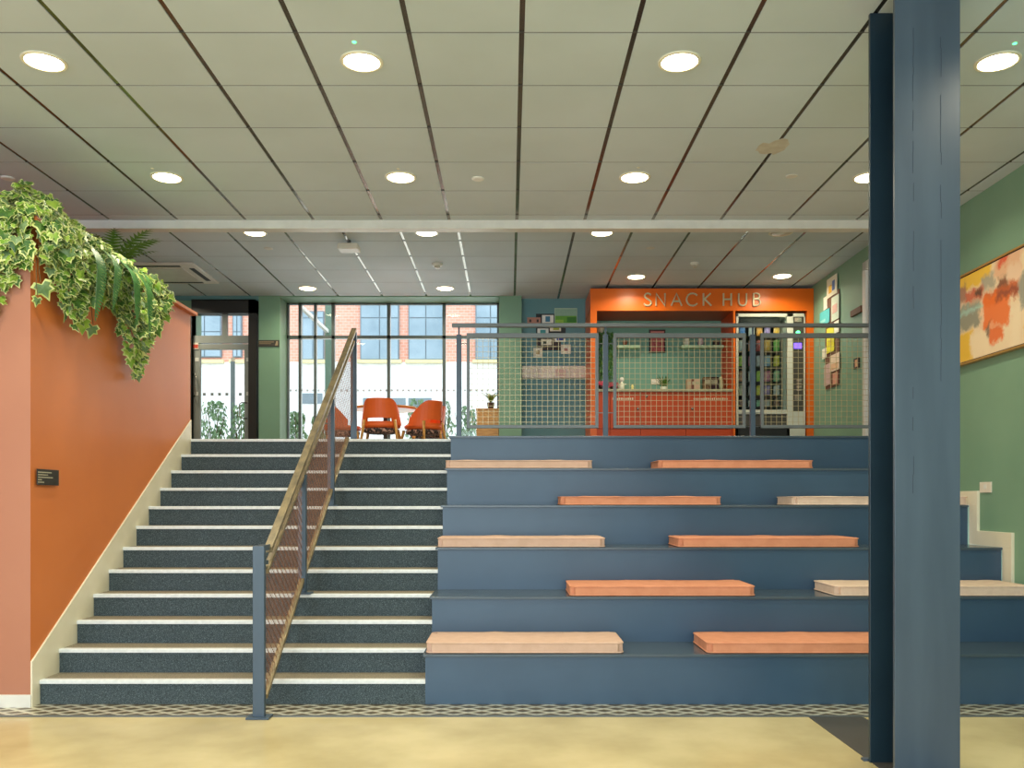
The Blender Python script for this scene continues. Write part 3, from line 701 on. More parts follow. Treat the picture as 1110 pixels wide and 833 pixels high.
# small pot on left shelf, ornaments on right shelf
p = at(677.5, 0, KB-.08)
tag(MB().lathe([(.022, zsf), (.032, zsf+.05), (.034, zsf+.07), (.02, zsf+.075)], p.x, KB-.08, 16).build('small_pot', mat('clay', (150, 86, 62), .6)), 'small brown pot on the left kiosk shelf', 'pot')
def owl(x, m, lab):
    p = at(x, 0, KB-.08); t = thing('ornament', (p.x, KB-.08, zsf), lab, 'ornament', 'ornaments on the right kiosk shelf')
    MB().lathe([(.02, 0), (.036, .02), (.04, .05), (.03, .075), (.034, .09), (.022, .112), (.006, .118)], n=16).build('body', m, t, smooth=True)
    for s_ in (-1, 1): MB().lathe([(.009, .11), (.002, .132)], s_*.018, 0, 8).build('ear', m, t)
owl(744.5, M['potw'], 'white ornament at the left end of the right kiosk shelf'); owl(759.5, mat('orn2', (206, 186, 186), .4), 'pinkish white ornament in the middle of the right kiosk shelf')
p = at(777, 0, KB-.08)
tag(MB().box(p.x-.05, p.x+.03, KB-.12, KB-.04, zsf, zsf+.07).build('small_box', M['pframe'], bevel=.004), 'small dark box at the right end of the right kiosk shelf', 'box')
# trailing plant on left shelf side, double socket
p = at(657, 366, KB-.02)
t = thing('hanging_plant', (p.x, KB-.1, p.z-.55), 'dark green plant trailing down the kiosk wall, left of the shelf', 'plant')
leafy('leaves', 330, lambda r: ((r.uniform(-.09, .09), r.uniform(-.02, .06), r.uniform(.0, .62)), (0, -1, 0)), .05, [M['fern'], M['palm']], t, (0, 0, 0), 5)
MB().box(-.08, .08, 0, .08, .56, .60).build('bracket', M['fern'], t)
tag(MB().lathe([(.03, p.z+.05), (.045, p.z+.09), (.05, p.z+.14), (.03, p.z+.141)], at(651, 0, KB-.06).x, KB-.06, 14).build('white_pot', M['potw']), 'white pot above the trailing plant in the kiosk', 'pot')
for x, lab in ((708.5, 'left of two white sockets on the kiosk wall'), (714.5, 'right of two white sockets on the kiosk wall, behind the plant')):
    p = at(x, 414, KB); t = thing('wall_socket', (p.x, KB, p.z), lab, 'socket', 'kiosk sockets')
    MB().box(-.036, .036, -.012, -.001, -.036, .036).build('plate', M['socket'], t, bevel=.003); MB().box(-.012, .012, -.015, -.012, -.012, .012).build('switch', M['white'], t)
# items on the worktop
x_, y_, z_ = onwork(652.5); t = thing('flower_pot', (x_, y_, z_), 'dark pot with pink flowers at the left end of the kiosk worktop', 'potted plant')
MB().lathe([(.035, 0), (.05, .09), (.045, .092)], n=16).build('pot', M['black'], t)
leafy('flowers', 60, lambda r: ((r.uniform(-.06, .06), r.uniform(-.05, .05), r.uniform(.09, .15)), (0, -1, .6)), .04, [mat('pink_petal', (216, 72, 110), .6)], t, (0, 0, 0), 9)
x_, y_, z_ = onwork(665); t = thing('flower_pot', (x_, y_, z_), 'dark pot with reddish flowers just left of the white bottle on the kiosk worktop', 'potted plant')
MB().lathe([(.035, 0), (.05, .07), (.045, .072)], n=16).build('pot', M['pframe'], t)
leafy('flowers', 50, lambda r: ((r.uniform(-.06, .06), r.uniform(-.05, .05), r.uniform(.07, .14)), (0, -1, .6)), .04, [mat('red_petal', (170, 70, 84), .6)], t, (0, 0, 0), 10)
x_, y_, z_ = onwork(674); t = thing('dispenser_bottle', (x_, y_, z_), 'white pump bottle on the left of the kiosk worktop', 'bottle')
MB().lathe([(.034, 0), (.036, .1), (.018, .125), (.015, .14)], n=18).build('body', M['potw'], t, smooth=True); MB().lathe([(.02, .14), (.028, .165), (.024, .19), (.006, .2)], n=16).build('pump', M['white'], t, smooth=True); MB().box(-.0, .06, -.008, .008, .098, .112).build('spout', M['white'], t)
x_, y_, z_ = onwork(685.5); t = thing('small_bottle', (x_, y_, z_), 'small pale yellow bottle beside the white pump bottle', 'bottle')
MB().lathe([(.024, 0), (.028, .03), (.014, .055), (.022, .075), (.008, .1)], n=16).build('body', mat('pale_yellow', (222, 210, 136), .4), t, smooth=True)
x_, y_, z_ = onwork(719.5); t = thing('potted_spider_plant', (x_, y_, z_), 'spiky green plant in a white pot in the middle of the kiosk worktop', 'potted plant')
MB().lathe([(.04, 0), (.05, .07), (.044, .072)], n=18).build('pot', M['potw'], t)
def blades(n, L, seed, w=.012, droop=.5, up=.9):
    b = MB(); b.keep = True; r = random.Random(seed)
    for i in range(n):
        a = 2*PI*i/n+r.uniform(-.3, .3); l = L*r.uniform(.7, 1.1); e = r.uniform(.35, 1)
        prev = None
        for k in range(6):
            t_ = k/5; rad = l*e*t_; z = l*up*t_*(1-.35*e)-l*droop*e*t_*t_*.6; ww = w*(1-t_)**.6+.0008
            c = Vector((rad*math.cos(a), rad*math.sin(a), z)); sd = Vector((-math.sin(a), math.cos(a), 0))*ww
            if prev: b.quad([prev[0], prev[1], c+sd, c-sd])
            prev = (c-sd, c+sd)
    return b
o = blades(26, .25, 4).build('leaves', M['palm'], t); o.location = (0, 0, .065)
for (x, wx, h, m, lab) in ((746.3, .03, .165, mat('box_tan', (176, 146, 116), .6), 'tan box standing left in the group on the kiosk worktop'), (750.5, .018, .17, mat('box_br', (110, 62, 46), .6), 'brown box between the two tan boxes on the kiosk worktop'), (755, .034, .17, mat('box_tan2', (186, 156, 132), .6), 'light tan box second from left in the kiosk worktop group'),
        (766.3, .055, .195, mat('box_dk', (74, 44, 34), .6, scale=30, rgb2=(130, 100, 60)), 'dark patterned box on the kiosk worktop'), (773.5, .06, .195, mat('box_mar', (52, 20, 24), .6), 'maroon black box on the right of the kiosk worktop')):
    x_, y_, z_ = onwork(x); t = thing('carton', (x_, y_, z_), lab, 'box', 'boxes on the kiosk worktop')
    MB().box(-wx, wx, -.05, .05, 0, h).build('body', m, t, bevel=.003); MB().box(-wx*.7, wx*.7, -.052, -.05, h*.55, h*.8).build('printed_panel', M['counter'], t)
x_, y_, z_ = onwork(781.5); t = thing('tall_bottle', (x_, y_, z_), 'tall cream green bottle at the right end of the kiosk worktop', 'bottle')
MB().lathe([(.034, 0), (.036, .14), (.022, .17), (.02, .2), (.012, .205)], n=18).build('body', mat('cream_green', (206, 210, 158), .4), t, smooth=True)

# ------------------------------------------------------------------ vending machine
VY = 11.53
vx = lambda x: at(x, 0, VY).x
vz = lambda y: at(0, y, VY).z
vm = thing('vending_machine', (vx(835), VY, FLOOR2), 'grey snack vending machine with packets behind glass in the kiosk', 'vending machine'); off = vm.location
vl, vr, vt = vx(798)+.0, vx(873), vz(340)
b = MB()
b.box(vl, vr, VY+.5, 12.2, FLOOR2, vt).box(vl, vx(800.5), VY, VY+.5, FLOOR2, vt).box(vx(853), vx(860), VY, VY+.5, FLOOR2, vt).box(vx(871.5), vr, VY, VY+.5, FLOOR2, vt)
b.box(vl, vr, VY, VY+.5, vz(343.5), vt).box(vx(800.5), vx(853), VY, VY+.5, vz(449), vz(444.5)).box(vx(856.5), vx(873), VY-.002, VY+.5, FLOOR2, vz(446)).box(vx(860), vx(871.5), VY+.02, VY+.5, vz(446), vz(343.5)).box(vl, vx(856.5), VY+.05, VY+.5, FLOOR2, vz(449))
b.build('housing', M['vm'], vm, off, bevel=.003)
MB().box(vx(800.5), vx(853), VY+.44, VY+.49, vz(444), vz(344)).build('back_panel', M['black'], vm, off)
MB().box(vx(801.5), vx(846), VY+.02, VY+.1, vz(351), vz(345)).build('header', M['black'], vm, off)
MB().box(vx(801.5), vx(852), VY+.03, VY+.06, vz(353.3), vz(352.3)).build('light_tube', M['vmlight'], vm, off)
MB().box(vx(849.5), vx(852.5), VY+.02, VY+.4, vz(444), vz(351)).build('inner_side', M['vm'], vm, off)
MB().box(vx(800.5), vx(856), VY+.01, VY+.05, vz(462), vz(449.5)).build('delivery_flap', M['frame'], vm, off, bevel=.004)
MB().box(vl, vx(856), VY+.0, VY+.04, FLOOR2, vz(463)).build('kick_plate', M['black'], vm, off)
cpn = MB().box(vx(860), vx(871.5), VY+.005, VY+.02, vz(446), vz(343.5)).build('control_panel', M['frame'], vm, off)
MB().box(vx(861.5), vx(869), VY, VY+.005, vz(349), vz(341.5+3)).build('coin_slot', M['chrome'], cpn, off)
MB().box(vx(860.8), vx(869), VY, VY+.005, vz(378), vz(372)).build('screen', M['screen'], cpn, off)
pp = at(865, 361, VY); MB().tube([(pp.x, VY-.008, pp.z), (pp.x, VY+.005, pp.z)], .028, 16).build('green_button', M['led'], cpn, off)
for q in range(4): MB().box(vx(863.5), vx(869), VY, VY+.005, vz(424-q*3.4), vz(421.6-q*3.4)).build('key_row', M['chrome'], cpn, off)
MB().box(vx(861.5), vx(868.5), VY, VY+.005, vz(434), vz(428)).build('card_reader', M['chrome'], cpn, off)
shelves_y = [363.5, 380, 396.5, 413, 428, 440.5]
for y in shelves_y: MB().box(vx(801), vx(849), VY+.06, VY+.43, vz(y)-.008, vz(y)).build('shelf', M['frame'], vm, off)
MB().box(vx(800.5), vx(853), VY+.008, VY+.012, vz(444), vz(344)).build('glass_pane', M['glass2'], vm, off)
cols = {'blue': (70, 120, 190), 'silver': (190, 190, 186), 'orange': (232, 150, 40), 'purple': (150, 120, 180), 'white': (226, 226, 220), 'salmon': (224, 140, 100), 'red': (196, 60, 50), 'amber': (240, 176, 50), 'green': (110, 196, 60),
        'lime': (176, 214, 60), 'pink': (226, 120, 150), 'yellow': (236, 218, 50), 'pale blue': (150, 190, 220), 'pale green': (140, 200, 150), 'brown': (140, 90, 70), 'cream': (226, 214, 170)}
grid = [['blue', 'silver', 'orange', 'purple', 'amber'], ['white', 'salmon', 'red', 'amber', 'green'], ['lime', 'pink', 'silver', 'pale blue', 'yellow'],
        ['salmon', 'white', 'lime', 'pink', 'pale green'], ['cream', 'silver', 'yellow', 'purple', 'white'], ['brown', 'white', 'pale green', 'silver', 'brown']]
xs = [804, 814.5, 823, 831.5, 841.5]; on = ['leftmost', 'second from left', 'middle', 'second from right', 'rightmost']; rn = ['top', 'second', 'third', 'fourth', 'fifth', 'lowest']
pm = {k: mat('packet_'+k.replace(' ', '_'), v, .3, scale=25, rgb2=tuple(min(255, c*.6+90) for c in v)) for k, v in cols.items()}
def packet(w_, h):
    b = MB(); n = 6
    for i in range(n):
        for sgn in (-1, 1):
            z0_, z1_ = h*i/n, h*(i+1)/n; d0, d1 = .022*math.sin(PI*i/n)**.5, .022*math.sin(PI*(i+1)/n)**.5 if i < n-1 else 0
            for j in range(4):
                u0, u1 = -w_+2*w_*j/4, -w_+2*w_*(j+1)/4; e = lambda u: math.sqrt(max(0, 1-(u/w_)**2))
                b.quad([(u0, sgn*d0*e(u0), z0_), (u1, sgn*d0*e(u1), z0_), (u1, sgn*d1*e(u1), z1_), (u0, sgn*d1*e(u0), z1_)])
    return b
for ri, row in enumerate(grid):
    for ci, cname in enumerate(row):
        hh = (.13, .15, .145, .14, .13, .09)[ri]
        p = at(xs[ci], 0, VY+.1)
        b = packet(.040, hh); b.v = [(x+p.x, y+VY+.09, z+vz(shelves_y[ri])+.001) for x, y, z in b.v]
        tag(b.build('snack_packet', pm[cname], smooth=True), '%s snack packet, %s on the %s shelf of the vending machine' % (cname, on[ci], rn[ri]), 'snack packet', 'packets in the vending machine')

area('machine_lamp', ((vl+vx(853))/2, VY+.04, vz(352)), (math.radians(-35), 0, 0), .5, .03, 6, (.95, 1, .94))
# ------------------------------------------------------------------ pictures and rack on the recess wall
W = 12.28
def wallthing(name, xa, xb, ya, yb, th, m, lab, cat, group=None, inner=None, d0=0):
    p0, p1 = at(xa, yb, W), at(xb, ya, W); t = thing(name, ((p0.x+p1.x)/2, W-d0, p0.z), lab, cat, group); hx, h = (p1.x-p0.x)/2, p1.z-p0.z
    MB().box(-hx, hx, -th, 0, 0, h).build('backing', m, t)
    if inner:
        for li, (u0, u1, v0, v1, mm, nm) in enumerate(inner): MB().box(-hx+2*hx*u0, -hx+2*hx*u1, -th-.002-.001*li, -th, h*v0, h*v1).build(nm, mm, t)
    return t
t = wallthing('pin_board', 581, 613, 340.5, 363, .01, M['black'], 'black pin board on the teal wall left of the kiosk', 'pin board')
MB().box(at(581.5, 0, W).x-t.location.x, at(608, 0, W).x-t.location.x, -.01, 0, at(0, 380, W).z-t.location.z, 0).build('lower_board', M['pframe'], t)
pb = lambda n, c: mat(n, c, .6, scale=30)
gr = 'cards on the pin board'
wallthing('photo_card', 587.5, 600, 342, 350.5, .006, M['white'], 'white card with a blue drawing at the top of the pin board', 'card', gr, [(.3, .7, .15, .85, pb('c1', (60, 120, 150)), 'drawing')], .01)
wallthing('photo_card', 571.5, 586, 344.5, 352, .006, pb('kraft', (186, 130, 110)), 'brown card sticking out left of the pin board', 'card', gr, [(.15, .3, .3, .7, M['pframe'], 'drawing'), (.7, .85, .3, .7, M['pframe'], 'drawing')], .01)
wallthing('landscape_picture', 601, 625.5, 334.5, 351.5, .01, pb('pic_edge', (176, 200, 176)), 'green hillside landscape picture at the top right of the pin board', 'picture', None,
   [(.03, .97, .45, .93, pb('sky_g', (150, 186, 160)), 'sky'), (.03, .97, .05, .5, pb('hill', (104, 168, 50)), 'hill'), (.55, .97, .1, .42, pb('hill2', (60, 130, 40)), 'hill'), (.05, .4, .05, .25, pb('hill3', (150, 196, 70)), 'hill')], .012)
wallthing('photo_card', 582.5, 594.5, 356.5, 364, .006, M['white'], 'white card with a teal drawing at the left of the pin board', 'card', gr, [(.25, .75, .2, .8, pb('c2', (70, 150, 150)), 'drawing')], .01)
wallthing('photo_card', 596, 608, 353, 359.5, .006, M['cream'], 'cream card with a yellow green drawing right of the pin board middle', 'card', gr, [(.3, .85, .2, .8, pb('c3', (170, 180, 60)), 'drawing')], .01)
wallthing('photo_card', 586.5, 598, 368, 374.5, .006, M['cream'], 'cream card with a dark drawing below the pin board centre', 'card', gr, [(.2, .5, .2, .7, pb('c4', (70, 80, 60)), 'drawing')], .01)
wallthing('photo_card', 601, 613, 363, 371, .006, M['white'], 'white card with a blue car-like drawing right of the pin board', 'card', gr, [(.2, .8, .2, .6, pb('c5', (60, 70, 150)), 'drawing')], .01)
wallthing('photo_card', 578, 588, 377.5, 387.5, .006, M['cream'], 'square cream card at the lower left of the pin board', 'card', gr, [(.3, .7, .3, .7, pb('c6', (170, 140, 90)), 'drawing')], .01)
wallthing('photo_card', 608, 618.5, 374, 384, .006, M['socket'], 'square pale card at the lower right of the pin board', 'card', gr, [(.3, .7, .3, .6, pb('c7', (190, 140, 130)), 'drawing')], .01)
t = wallthing('leaflet_rack', 565.8, 635, 397.5, 410.5, .05, mat('rack_white', (238, 222, 208), .5), 'long white wall-mounted panel below the pin board', 'wall panel')
q = MB(); q.box(-.44, .44, -.053, -.05, .0, .006).box(-.44, .44, -.053, -.05, .08, .084)
for k in range(1, 8): q.box(-.44+k*.11, -.438+k*.11, -.053, -.05, 0, .16)
q.build('joints', mat('joint', (206, 190, 180), .6), t)
MB().box(.02, .16, -.054, -.0505, .03, .12).build('leaflet', mat('leaflet', (224, 186, 176), .6), t)

# ------------------------------------------------------------------ notices on the right wall
def onwall(x, y, lift=0):
    k = (x-HX)/FPX; Y = (3.875-5*.0115-lift)/(k-.0115)
    return Vector((XW(Y)-lift, Y, EYE+(HY-y)*Y/FPX))
def wallsheet(name, xa, xb, ya, yb, th, m, lab, cat, group=None, lift=0, inner=None):
    p0 = onwall(xa, yb); p1 = onwall(xb, yb); zt_ = onwall((xa+xb)/2, ya).z; zb_ = onwall((xa+xb)/2, yb).z
    ym = (p0.y+p1.y)/2; L = abs(p0.y-p1.y)
    t = thing(name, (XW(ym)-lift-.001, ym, zb_), lab, cat, group, -math.atan(.0115))
    MB().box(-th, 0, -L/2, L/2, 0, zt_-zb_).build('sheet', m, t)
    h = zt_-zb_
    for (u0, u1, v0, v1, mm, nm) in (inner or []):   # u from the far end towards the camera
        MB().box(-th-.002, -th, L/2-L*u1, L/2-L*u0, h*v0, h*v1).build(nm, mm, t)
    return t
wallsheet('notice_board', 896, 910.5, 318, 420, .012, M['brown'], 'narrow brown notice board on the green right wall', 'notice board')
gn = 'notices on the right wall'
wallsheet('notice', 898, 909, 300, 321, .006, M['cream'], 'topmost cream notice with yellow and blue shapes', 'notice', gn, .014, [(.2, .5, .2, .6, pb('n1', (236, 180, 60)), 'shape'), (.55, .8, .25, .75, pb('n2', (90, 120, 180)), 'shape')])
wallsheet('notice', 894.5, 898.3, 322, 335.5, .006, M['socket'], 'narrow pinkish notice left of the upper board', 'notice', gn, .014)
wallsheet('notice', 903, 911, 321, 347, .006, pb('n3', (206, 216, 196)), 'tall pale green notice at the upper right of the board', 'notice', gn, .014, [(.15, .8, .3, .65, pb('n4', (214, 168, 156)), 'photo')])
wallsheet('notice', 890.5, 901, 337, 352, .006, pb('n5', (84, 186, 190)), 'turquoise notice left of the board', 'notice', gn, .016, [(.1, .6, .2, .4, pb('n6', (150, 216, 210)), 'text_block')])
wallsheet('notice', 906, 911, 348, 361, .006, M['cream'], 'small cream notice right of the turquoise one', 'notice', gn, .014)
wallsheet('notice', 898, 906, 355, 382, .006, pb('n7', (226, 216, 36)), 'bright yellow notice in the middle of the board', 'notice', gn, .016, [(.2, .8, .25, .5, pb('n8', (206, 190, 30)), 'text_block')])
wallsheet('notice', 893, 897.5, 378, 389, .006, M['cream'], 'small cream notice left below the yellow one', 'notice', gn, .014)
wallsheet('notice', 901.5, 911.5, 384, 402, .006, pb('n9', (230, 206, 180)), 'cream peach notice at the lower right of the board', 'notice', gn, .014, [(.1, .9, .1, .45, pb('n10', (226, 180, 140)), 'photo')])
wallsheet('notice', 895, 901.5, 395, 418, .006, pb('n11', (196, 164, 156)), 'tall dusky pink notice at the lower left of the board', 'notice', gn, .014)
wallsheet('notice', 904.5, 909.5, 404, 416.5, .006, pb('n12', (214, 150, 126)), 'small pink orange notice at the bottom of the board', 'notice', gn, .014)
wallsheet('wall_sign', 924.5, 936, 334.5, 341, .03, M['brown'], 'brown sign bar on the green wall by the white door frame', 'sign')
t = wallsheet('framed_notice', 926.5, 932, 388.5, 399.5, .012, M['pframe'], 'small dark framed notice on the green wall below the sign bar', 'picture', None, 0, [(.3, .75, .15, .85, pb('n13', (226, 170, 130)), 'print')])
# white door in the right wall, mostly behind the column
d2 = thing('door_2', (XW(9.4), 9.4, FLOOR2), None, None); d2['kind'] = 'structure'
MB().box(-.03, 0, -.62, -.52, 0, 2.02).box(-.03, 0, .3, .4, 0, 2.02).box(-.03, 0, -.62, .4, 1.92, 2.02).build('door_frame', M['white'], d2, bevel=.004)
MB().box(-.012, 0, -.52, .3, 0, 1.92).build('door_leaf', M['white'], d2)
MB().tube([(-.012, -.45, .98), (-.06, -.45, .98), (-.06, -.33, .98)], .009, 8).build('door_handle', M['chrome'], d2)
d2.rotation_euler = (0, 0, -math.atan(.0115))
t = wallsheet('light_switch', 1063.3, 1075.5, 522.8, 534.2, .01, M['socket'], 'white square switch plate on the green wall right of the column', 'switch')
MB().box(-.014, -.01, -.018, .018, .03, .066).build('rocker', M['white'], t)

# ------------------------------------------------------------------ painting
def paintmat():
    m = bpy.data.materials.new('abstract_canvas'); m.use_nodes = True; nt = m.node_tree; b = nt.nodes['Principled BSDF']; b.inputs['Roughness'].default_value = .6
    tc = nt.nodes.new('ShaderNodeTexCoord'); n = nt.nodes.new('ShaderNodeTexNoise'); n.inputs['Scale'].default_value = 7; n.inputs['Detail'].default_value = 9; n.inputs['Roughness'].default_value = .68
    nt.links.new(tc.outputs['Object'], n.inputs['Vector'])
    s = nt.nodes.new('ShaderNodeVectorMath'); s.operation = 'SUBTRACT'; s.inputs[1].default_value = (.5, .5, .5); nt.links.new(n.outputs['Color'], s.inputs[0])
    s2 = nt.nodes.new('ShaderNodeVectorMath'); s2.operation = 'SCALE'; s2.inputs['Scale'].default_value = .24; nt.links.new(s.outputs[0], s2.inputs[0])
    ad = nt.nodes.new('ShaderNodeVectorMath'); ad.operation = 'ADD'; nt.links.new(tc.outputs['Object'], ad.inputs[0]); nt.links.new(s2.outputs[0], ad.inputs[1])
    sp = nt.nodes.new('ShaderNodeSeparateXYZ'); nt.links.new(ad.outputs[0], sp.inputs[0])
    def mth(op, a, bb=None, clamp=False):
        q = nt.nodes.new('ShaderNodeMath'); q.operation = op; q.use_clamp = clamp
        for i, v in enumerate((a, bb)):
            if v is None: continue
            if isinstance(v, (int, float)): q.inputs[i].default_value = v
            else: nt.links.new(v, q.inputs[i])
        return q.outputs[0]
    base = nt.nodes.new('ShaderNodeRGB'); base.outputs[0].default_value = lin((240, 214, 176)); cur = base.outputs[0]
    PT = [((1035, 1079, 284, 312), (240, 190, 40)), ((1083, 1112, 262, 298), (232, 180, 140)), ((1087, 1098, 279, 288), (224, 84, 44)), ((1068, 1083, 297, 314), (168, 160, 140)), ((1098, 1112, 282, 306), (240, 204, 170)),
          ((1071, 1112, 309, 326), (206, 96, 36)), ((1070, 1099, 316, 353), (236, 112, 30)), ((1086, 1098, 300, 313), (130, 70, 40)), ((1084, 1112, 312, 322), (150, 76, 48)), ((1050, 1070, 313, 328), (206, 96, 60)), ((1061, 1068, 312, 322), (96, 66, 44)),
          ((1038, 1068, 331, 358), (140, 140, 122)), ((1044, 1070, 334, 341), (168, 200, 184)), ((1036, 1052, 312, 332), (170, 120, 96)), ((1100, 1112, 328, 378), (242, 220, 184)), ((1067, 1071, 335, 356), (240, 196, 156)),
          ((1077, 1093, 353, 372), (232, 106, 28)), ((1036, 1059, 362, 394), (236, 186, 30)), ((1057, 1077, 360, 386), (244, 220, 180)), ((1075, 1078, 352, 366), (80, 64, 50)), ((1000, 1036, 300, 340), (214, 110, 60)), ((1000, 1036, 345, 385), (240, 214, 176)), ((1111, 1140, 290, 330), (150, 150, 136)), ((1118, 1160, 330, 380), (236, 190, 70))]
    for (xa, xb, ya, yb), c in PT:
        P0, P1 = onwall(xa, yb), onwall(xb, yb); zt_, zb_ = onwall((xa+xb)/2, ya).z-PZ, onwall((xa+xb)/2, yb).z-PZ
        yc = (P0.y+P1.y)/2-PYc; hy = abs(P0.y-P1.y)/2; zc_ = (zt_+zb_)/2; hz = (zt_-zb_)/2
        dy = mth('ABSOLUTE', mth('SUBTRACT', sp.outputs[1], yc)); dz = mth('ABSOLUTE', mth('SUBTRACT', sp.outputs[2], zc_))
        my = mth('MULTIPLY', mth('SUBTRACT', hy+.02, dy), 22, True); mz = mth('MULTIPLY', mth('SUBTRACT', hz+.02, dz), 22, True)
        k = mth('MULTIPLY', mth('MULTIPLY', my, mz), .93)
        mx = nt.nodes.new('ShaderNodeMixRGB'); nt.links.new(k, mx.inputs[0]); nt.links.new(cur, mx.inputs[1]); mx.inputs[2].default_value = lin(c); cur = mx.outputs[0]
    nt.links.new(cur, b.inputs['Base Color']); return m
PYc, PZ = 6.95, 2.54; PL, PH = 2.1, .745
t = thing('abstract_painting', (XW(PYc)-.002, PYc, PZ), 'large abstract painting in orange, yellow and cream with thin gold frame', 'painting', None, -math.atan(.0115))
MB().box(-.035, 0, -PL/2+.012, PL/2-.012, .012, PH-.012).build('canvas', paintmat(), t)
MB().box(-.037, 0, -PL/2+.004, PL/2-.004, .006, .012).box(-.037, 0, -PL/2+.004, PL/2-.004, PH-.012, PH-.006).build('shadow_gap', M['pframe'], t)
MB().box(-.045, 0, -PL/2-.01, PL/2+.01, -.012, .005).box(-.045, 0, -PL/2-.01, PL/2+.01, PH-.005, PH+.012).box(-.045, 0, -PL/2-.01, -PL/2+.006, 0, PH).box(-.045, 0, PL/2-.006, PL/2+.01, 0, PH).build('frame', M['gold'], t)

# ------------------------------------------------------------------ plaque on the terracotta wall
def lw(x, y):   # point on the terracotta stair wall
    Y = FPX*SL/(x-HX); return Vector((SL, Y, EYE+(HY-y)*Y/FPX))
p0, p1 = lw(39.5, 526), lw(63, 508)
t = thing('wall_plaque', (SL, (p0.y+p1.y)/2, p0.z), 'small dark plaque with five pale lines of text on the terracotta wall', 'sign')
hy = abs(p1.y-p0.y)/2; h = .108
MB().box(0, .006, -hy, hy, 0, h).build('plate', mat('plaque_dark', (50, 46, 36), .4), t, bevel=.001)
q = MB(); rr = random.Random(2)
for i, l in enumerate((.66, .48, .7, .2, .3)):
    z = h*(.80-.155*i); y = -hy+.008
    while y < -hy+2*hy*l:
        wv = rr.uniform(.006, .016); q.box(.006, .0068, y, min(y+wv, -hy+2*hy*l), z-.0035, z+.0035); y += wv+.0035
q.build('lettering', mat('plaque_text', (190, 184, 160), .5), t)

# ------------------------------------------------------------------ cafe table and orange chairs
def chair():
    t = thing('tub_chair', (0, 0, 0), '', 'chair', 'orange chairs round the table')
    # shell: curved back wrapping the seat, with a slot low in the back; local +Y = front of the chair
    b = MB(); b.keep = True; n = 20; z0_, z1_ = .34, .665; rows = 8
    def sp(u, v):   # u -1..1 around, v 0..1 up
        a = u*1.75; wtop = 1-.16*v
        fall = max(0, abs(u)-.42)/.58; z = z0_+(z1_-z0_)*v*(1-.72*fall**1.4)
        return Vector((.255*math.sin(a)*wtop*(1+.06*v), -.235*math.cos(a)*(1+.14*v)+.0, z))
    for thick in (0, .022):
        for i in range(n):
            for j in range(rows):
                u0, u1 = -1+2*i/n, -1+2*(i+1)/n; v0, v1 = j/rows, (j+1)/rows
                if abs((u0+u1)/2) < .36 and 1 <= j <= 1: continue
                f = [sp(u0, v0), sp(u1, v0), sp(u1, v1), sp(u0, v1)]
                if thick: f = [Vector((q.x*(1-thick/.25), q.y*(1-thick/.25), q.z)) for q in f][::-1]
                b.quad(f)
    i0 = 0
    for i in range(n):   # top rim
        u0, u1 = -1+2*i/n, -1+2*(i+1)/n; A, B_ = sp(u0, 1), sp(u1, 1); k = 1-.022/.25
        b.quad([A, B_, Vector((B_.x*k, B_.y*k, B_.z)), Vector((A.x*k, A.y*k, A.z))])
    b.build('backrest', M['orangeshell'], t, smooth=True)
    MB().lathe([(.12, .29), (.235, .31), (.245, .345), (.22, .365), (.05, .372)], n=28).build('seat', M['orangeshell'], t, smooth=True)
    MB().lathe([(.16, .235), (.22, .25), (.225, .29), (.18, .31)], n=24).build('seat_base', M['pattern'], t, smooth=True)
    for sx in (-1, 1):
        for sy in (-1, 1):
            MB().tube([(sx*.19, sy*.16, .40 if sy < 0 else .29), (sx*.245, sy*.22, 0)], [.021, .013], 10).build('leg', M['oak'], t, smooth=True)
    return t
TCX, TCY = -1.66, 11.72
c0 = chair(); c0.location = (at(413.3, 0, 11.2).x, 11.22, FLOOR2); c0.rotation_euler = (0, 0, 0); c0['label'] = 'orange tub chair with its back to the camera at the round table'
c1 = copy_tree(c0); c1.location = (-2.19, 11.62, FLOOR2); c1.rotation_euler = (0, 0, -1.3); c1['label'] = 'orange tub chair left of the round table behind the handrail post'
c2 = copy_tree(c0); c2.location = (-1.12, 11.45, FLOOR2); c2.rotation_euler = (0, 0, 1.0); c2['label'] = 'orange tub chair right of the round table, nearer the camera'
c3 = copy_tree(c0); c3.location = (-1.13, 12.02, FLOOR2); c3.rotation_euler = (0, 0, 1.7); c3['label'] = 'orange tub chair right of the round table, nearer the window'
t = thing('round_table', (TCX, TCY+.12, FLOOR2), 'round oak topped table ringed by orange tub chairs', 'table')
MB().lathe([(.42, .60), (.43, .615), (.43, .63), (.42, .635)], n=40).build('table_top', M['oak'], t)
MB().lathe([(.03, .02), (.03, .6)], n=16).build('pedestal', M['frame'], t); MB().lathe([(.22, 0), (.22, .012), (.04, .03)], n=28).build('base', M['frame'], t)

# sideboard + fern in the window reveal
p = at(516.5, 0, 12.2); zt_ = at(0, 443, 12.2).z
t = thing('oak_sideboard', (p.x+.2, 12.28, FLOOR2), 'small oak cupboard against the rear glazing beside the green pillar', 'cupboard'); off = t.location
MB().box(p.x, xr0-.005, 12.2, 12.4, FLOOR2+.02, zt_-.02).build('body', M['oak'], t, off, bevel=.002)
MB().box(p.x-.01, xr0-.004, 12.19, 12.41, zt_-.02, zt_).build('top', M['oak'], t, off)
MB().box(p.x+.01, xr0-.012, 12.187, 12.2, FLOOR2+.22, zt_-.03).build('door', M['oak'], t, off); MB().box(p.x+.01, xr0-.012, 12.187, 12.2, FLOOR2+.03, FLOOR2+.21).build('drawer', M['oak'], t, off)
p = at(532, 0, 12.29); t = thing('potted_fern', (p.x, 12.3, zt_), 'yellow green fern in a brown pot on the oak cupboard', 'potted plant')
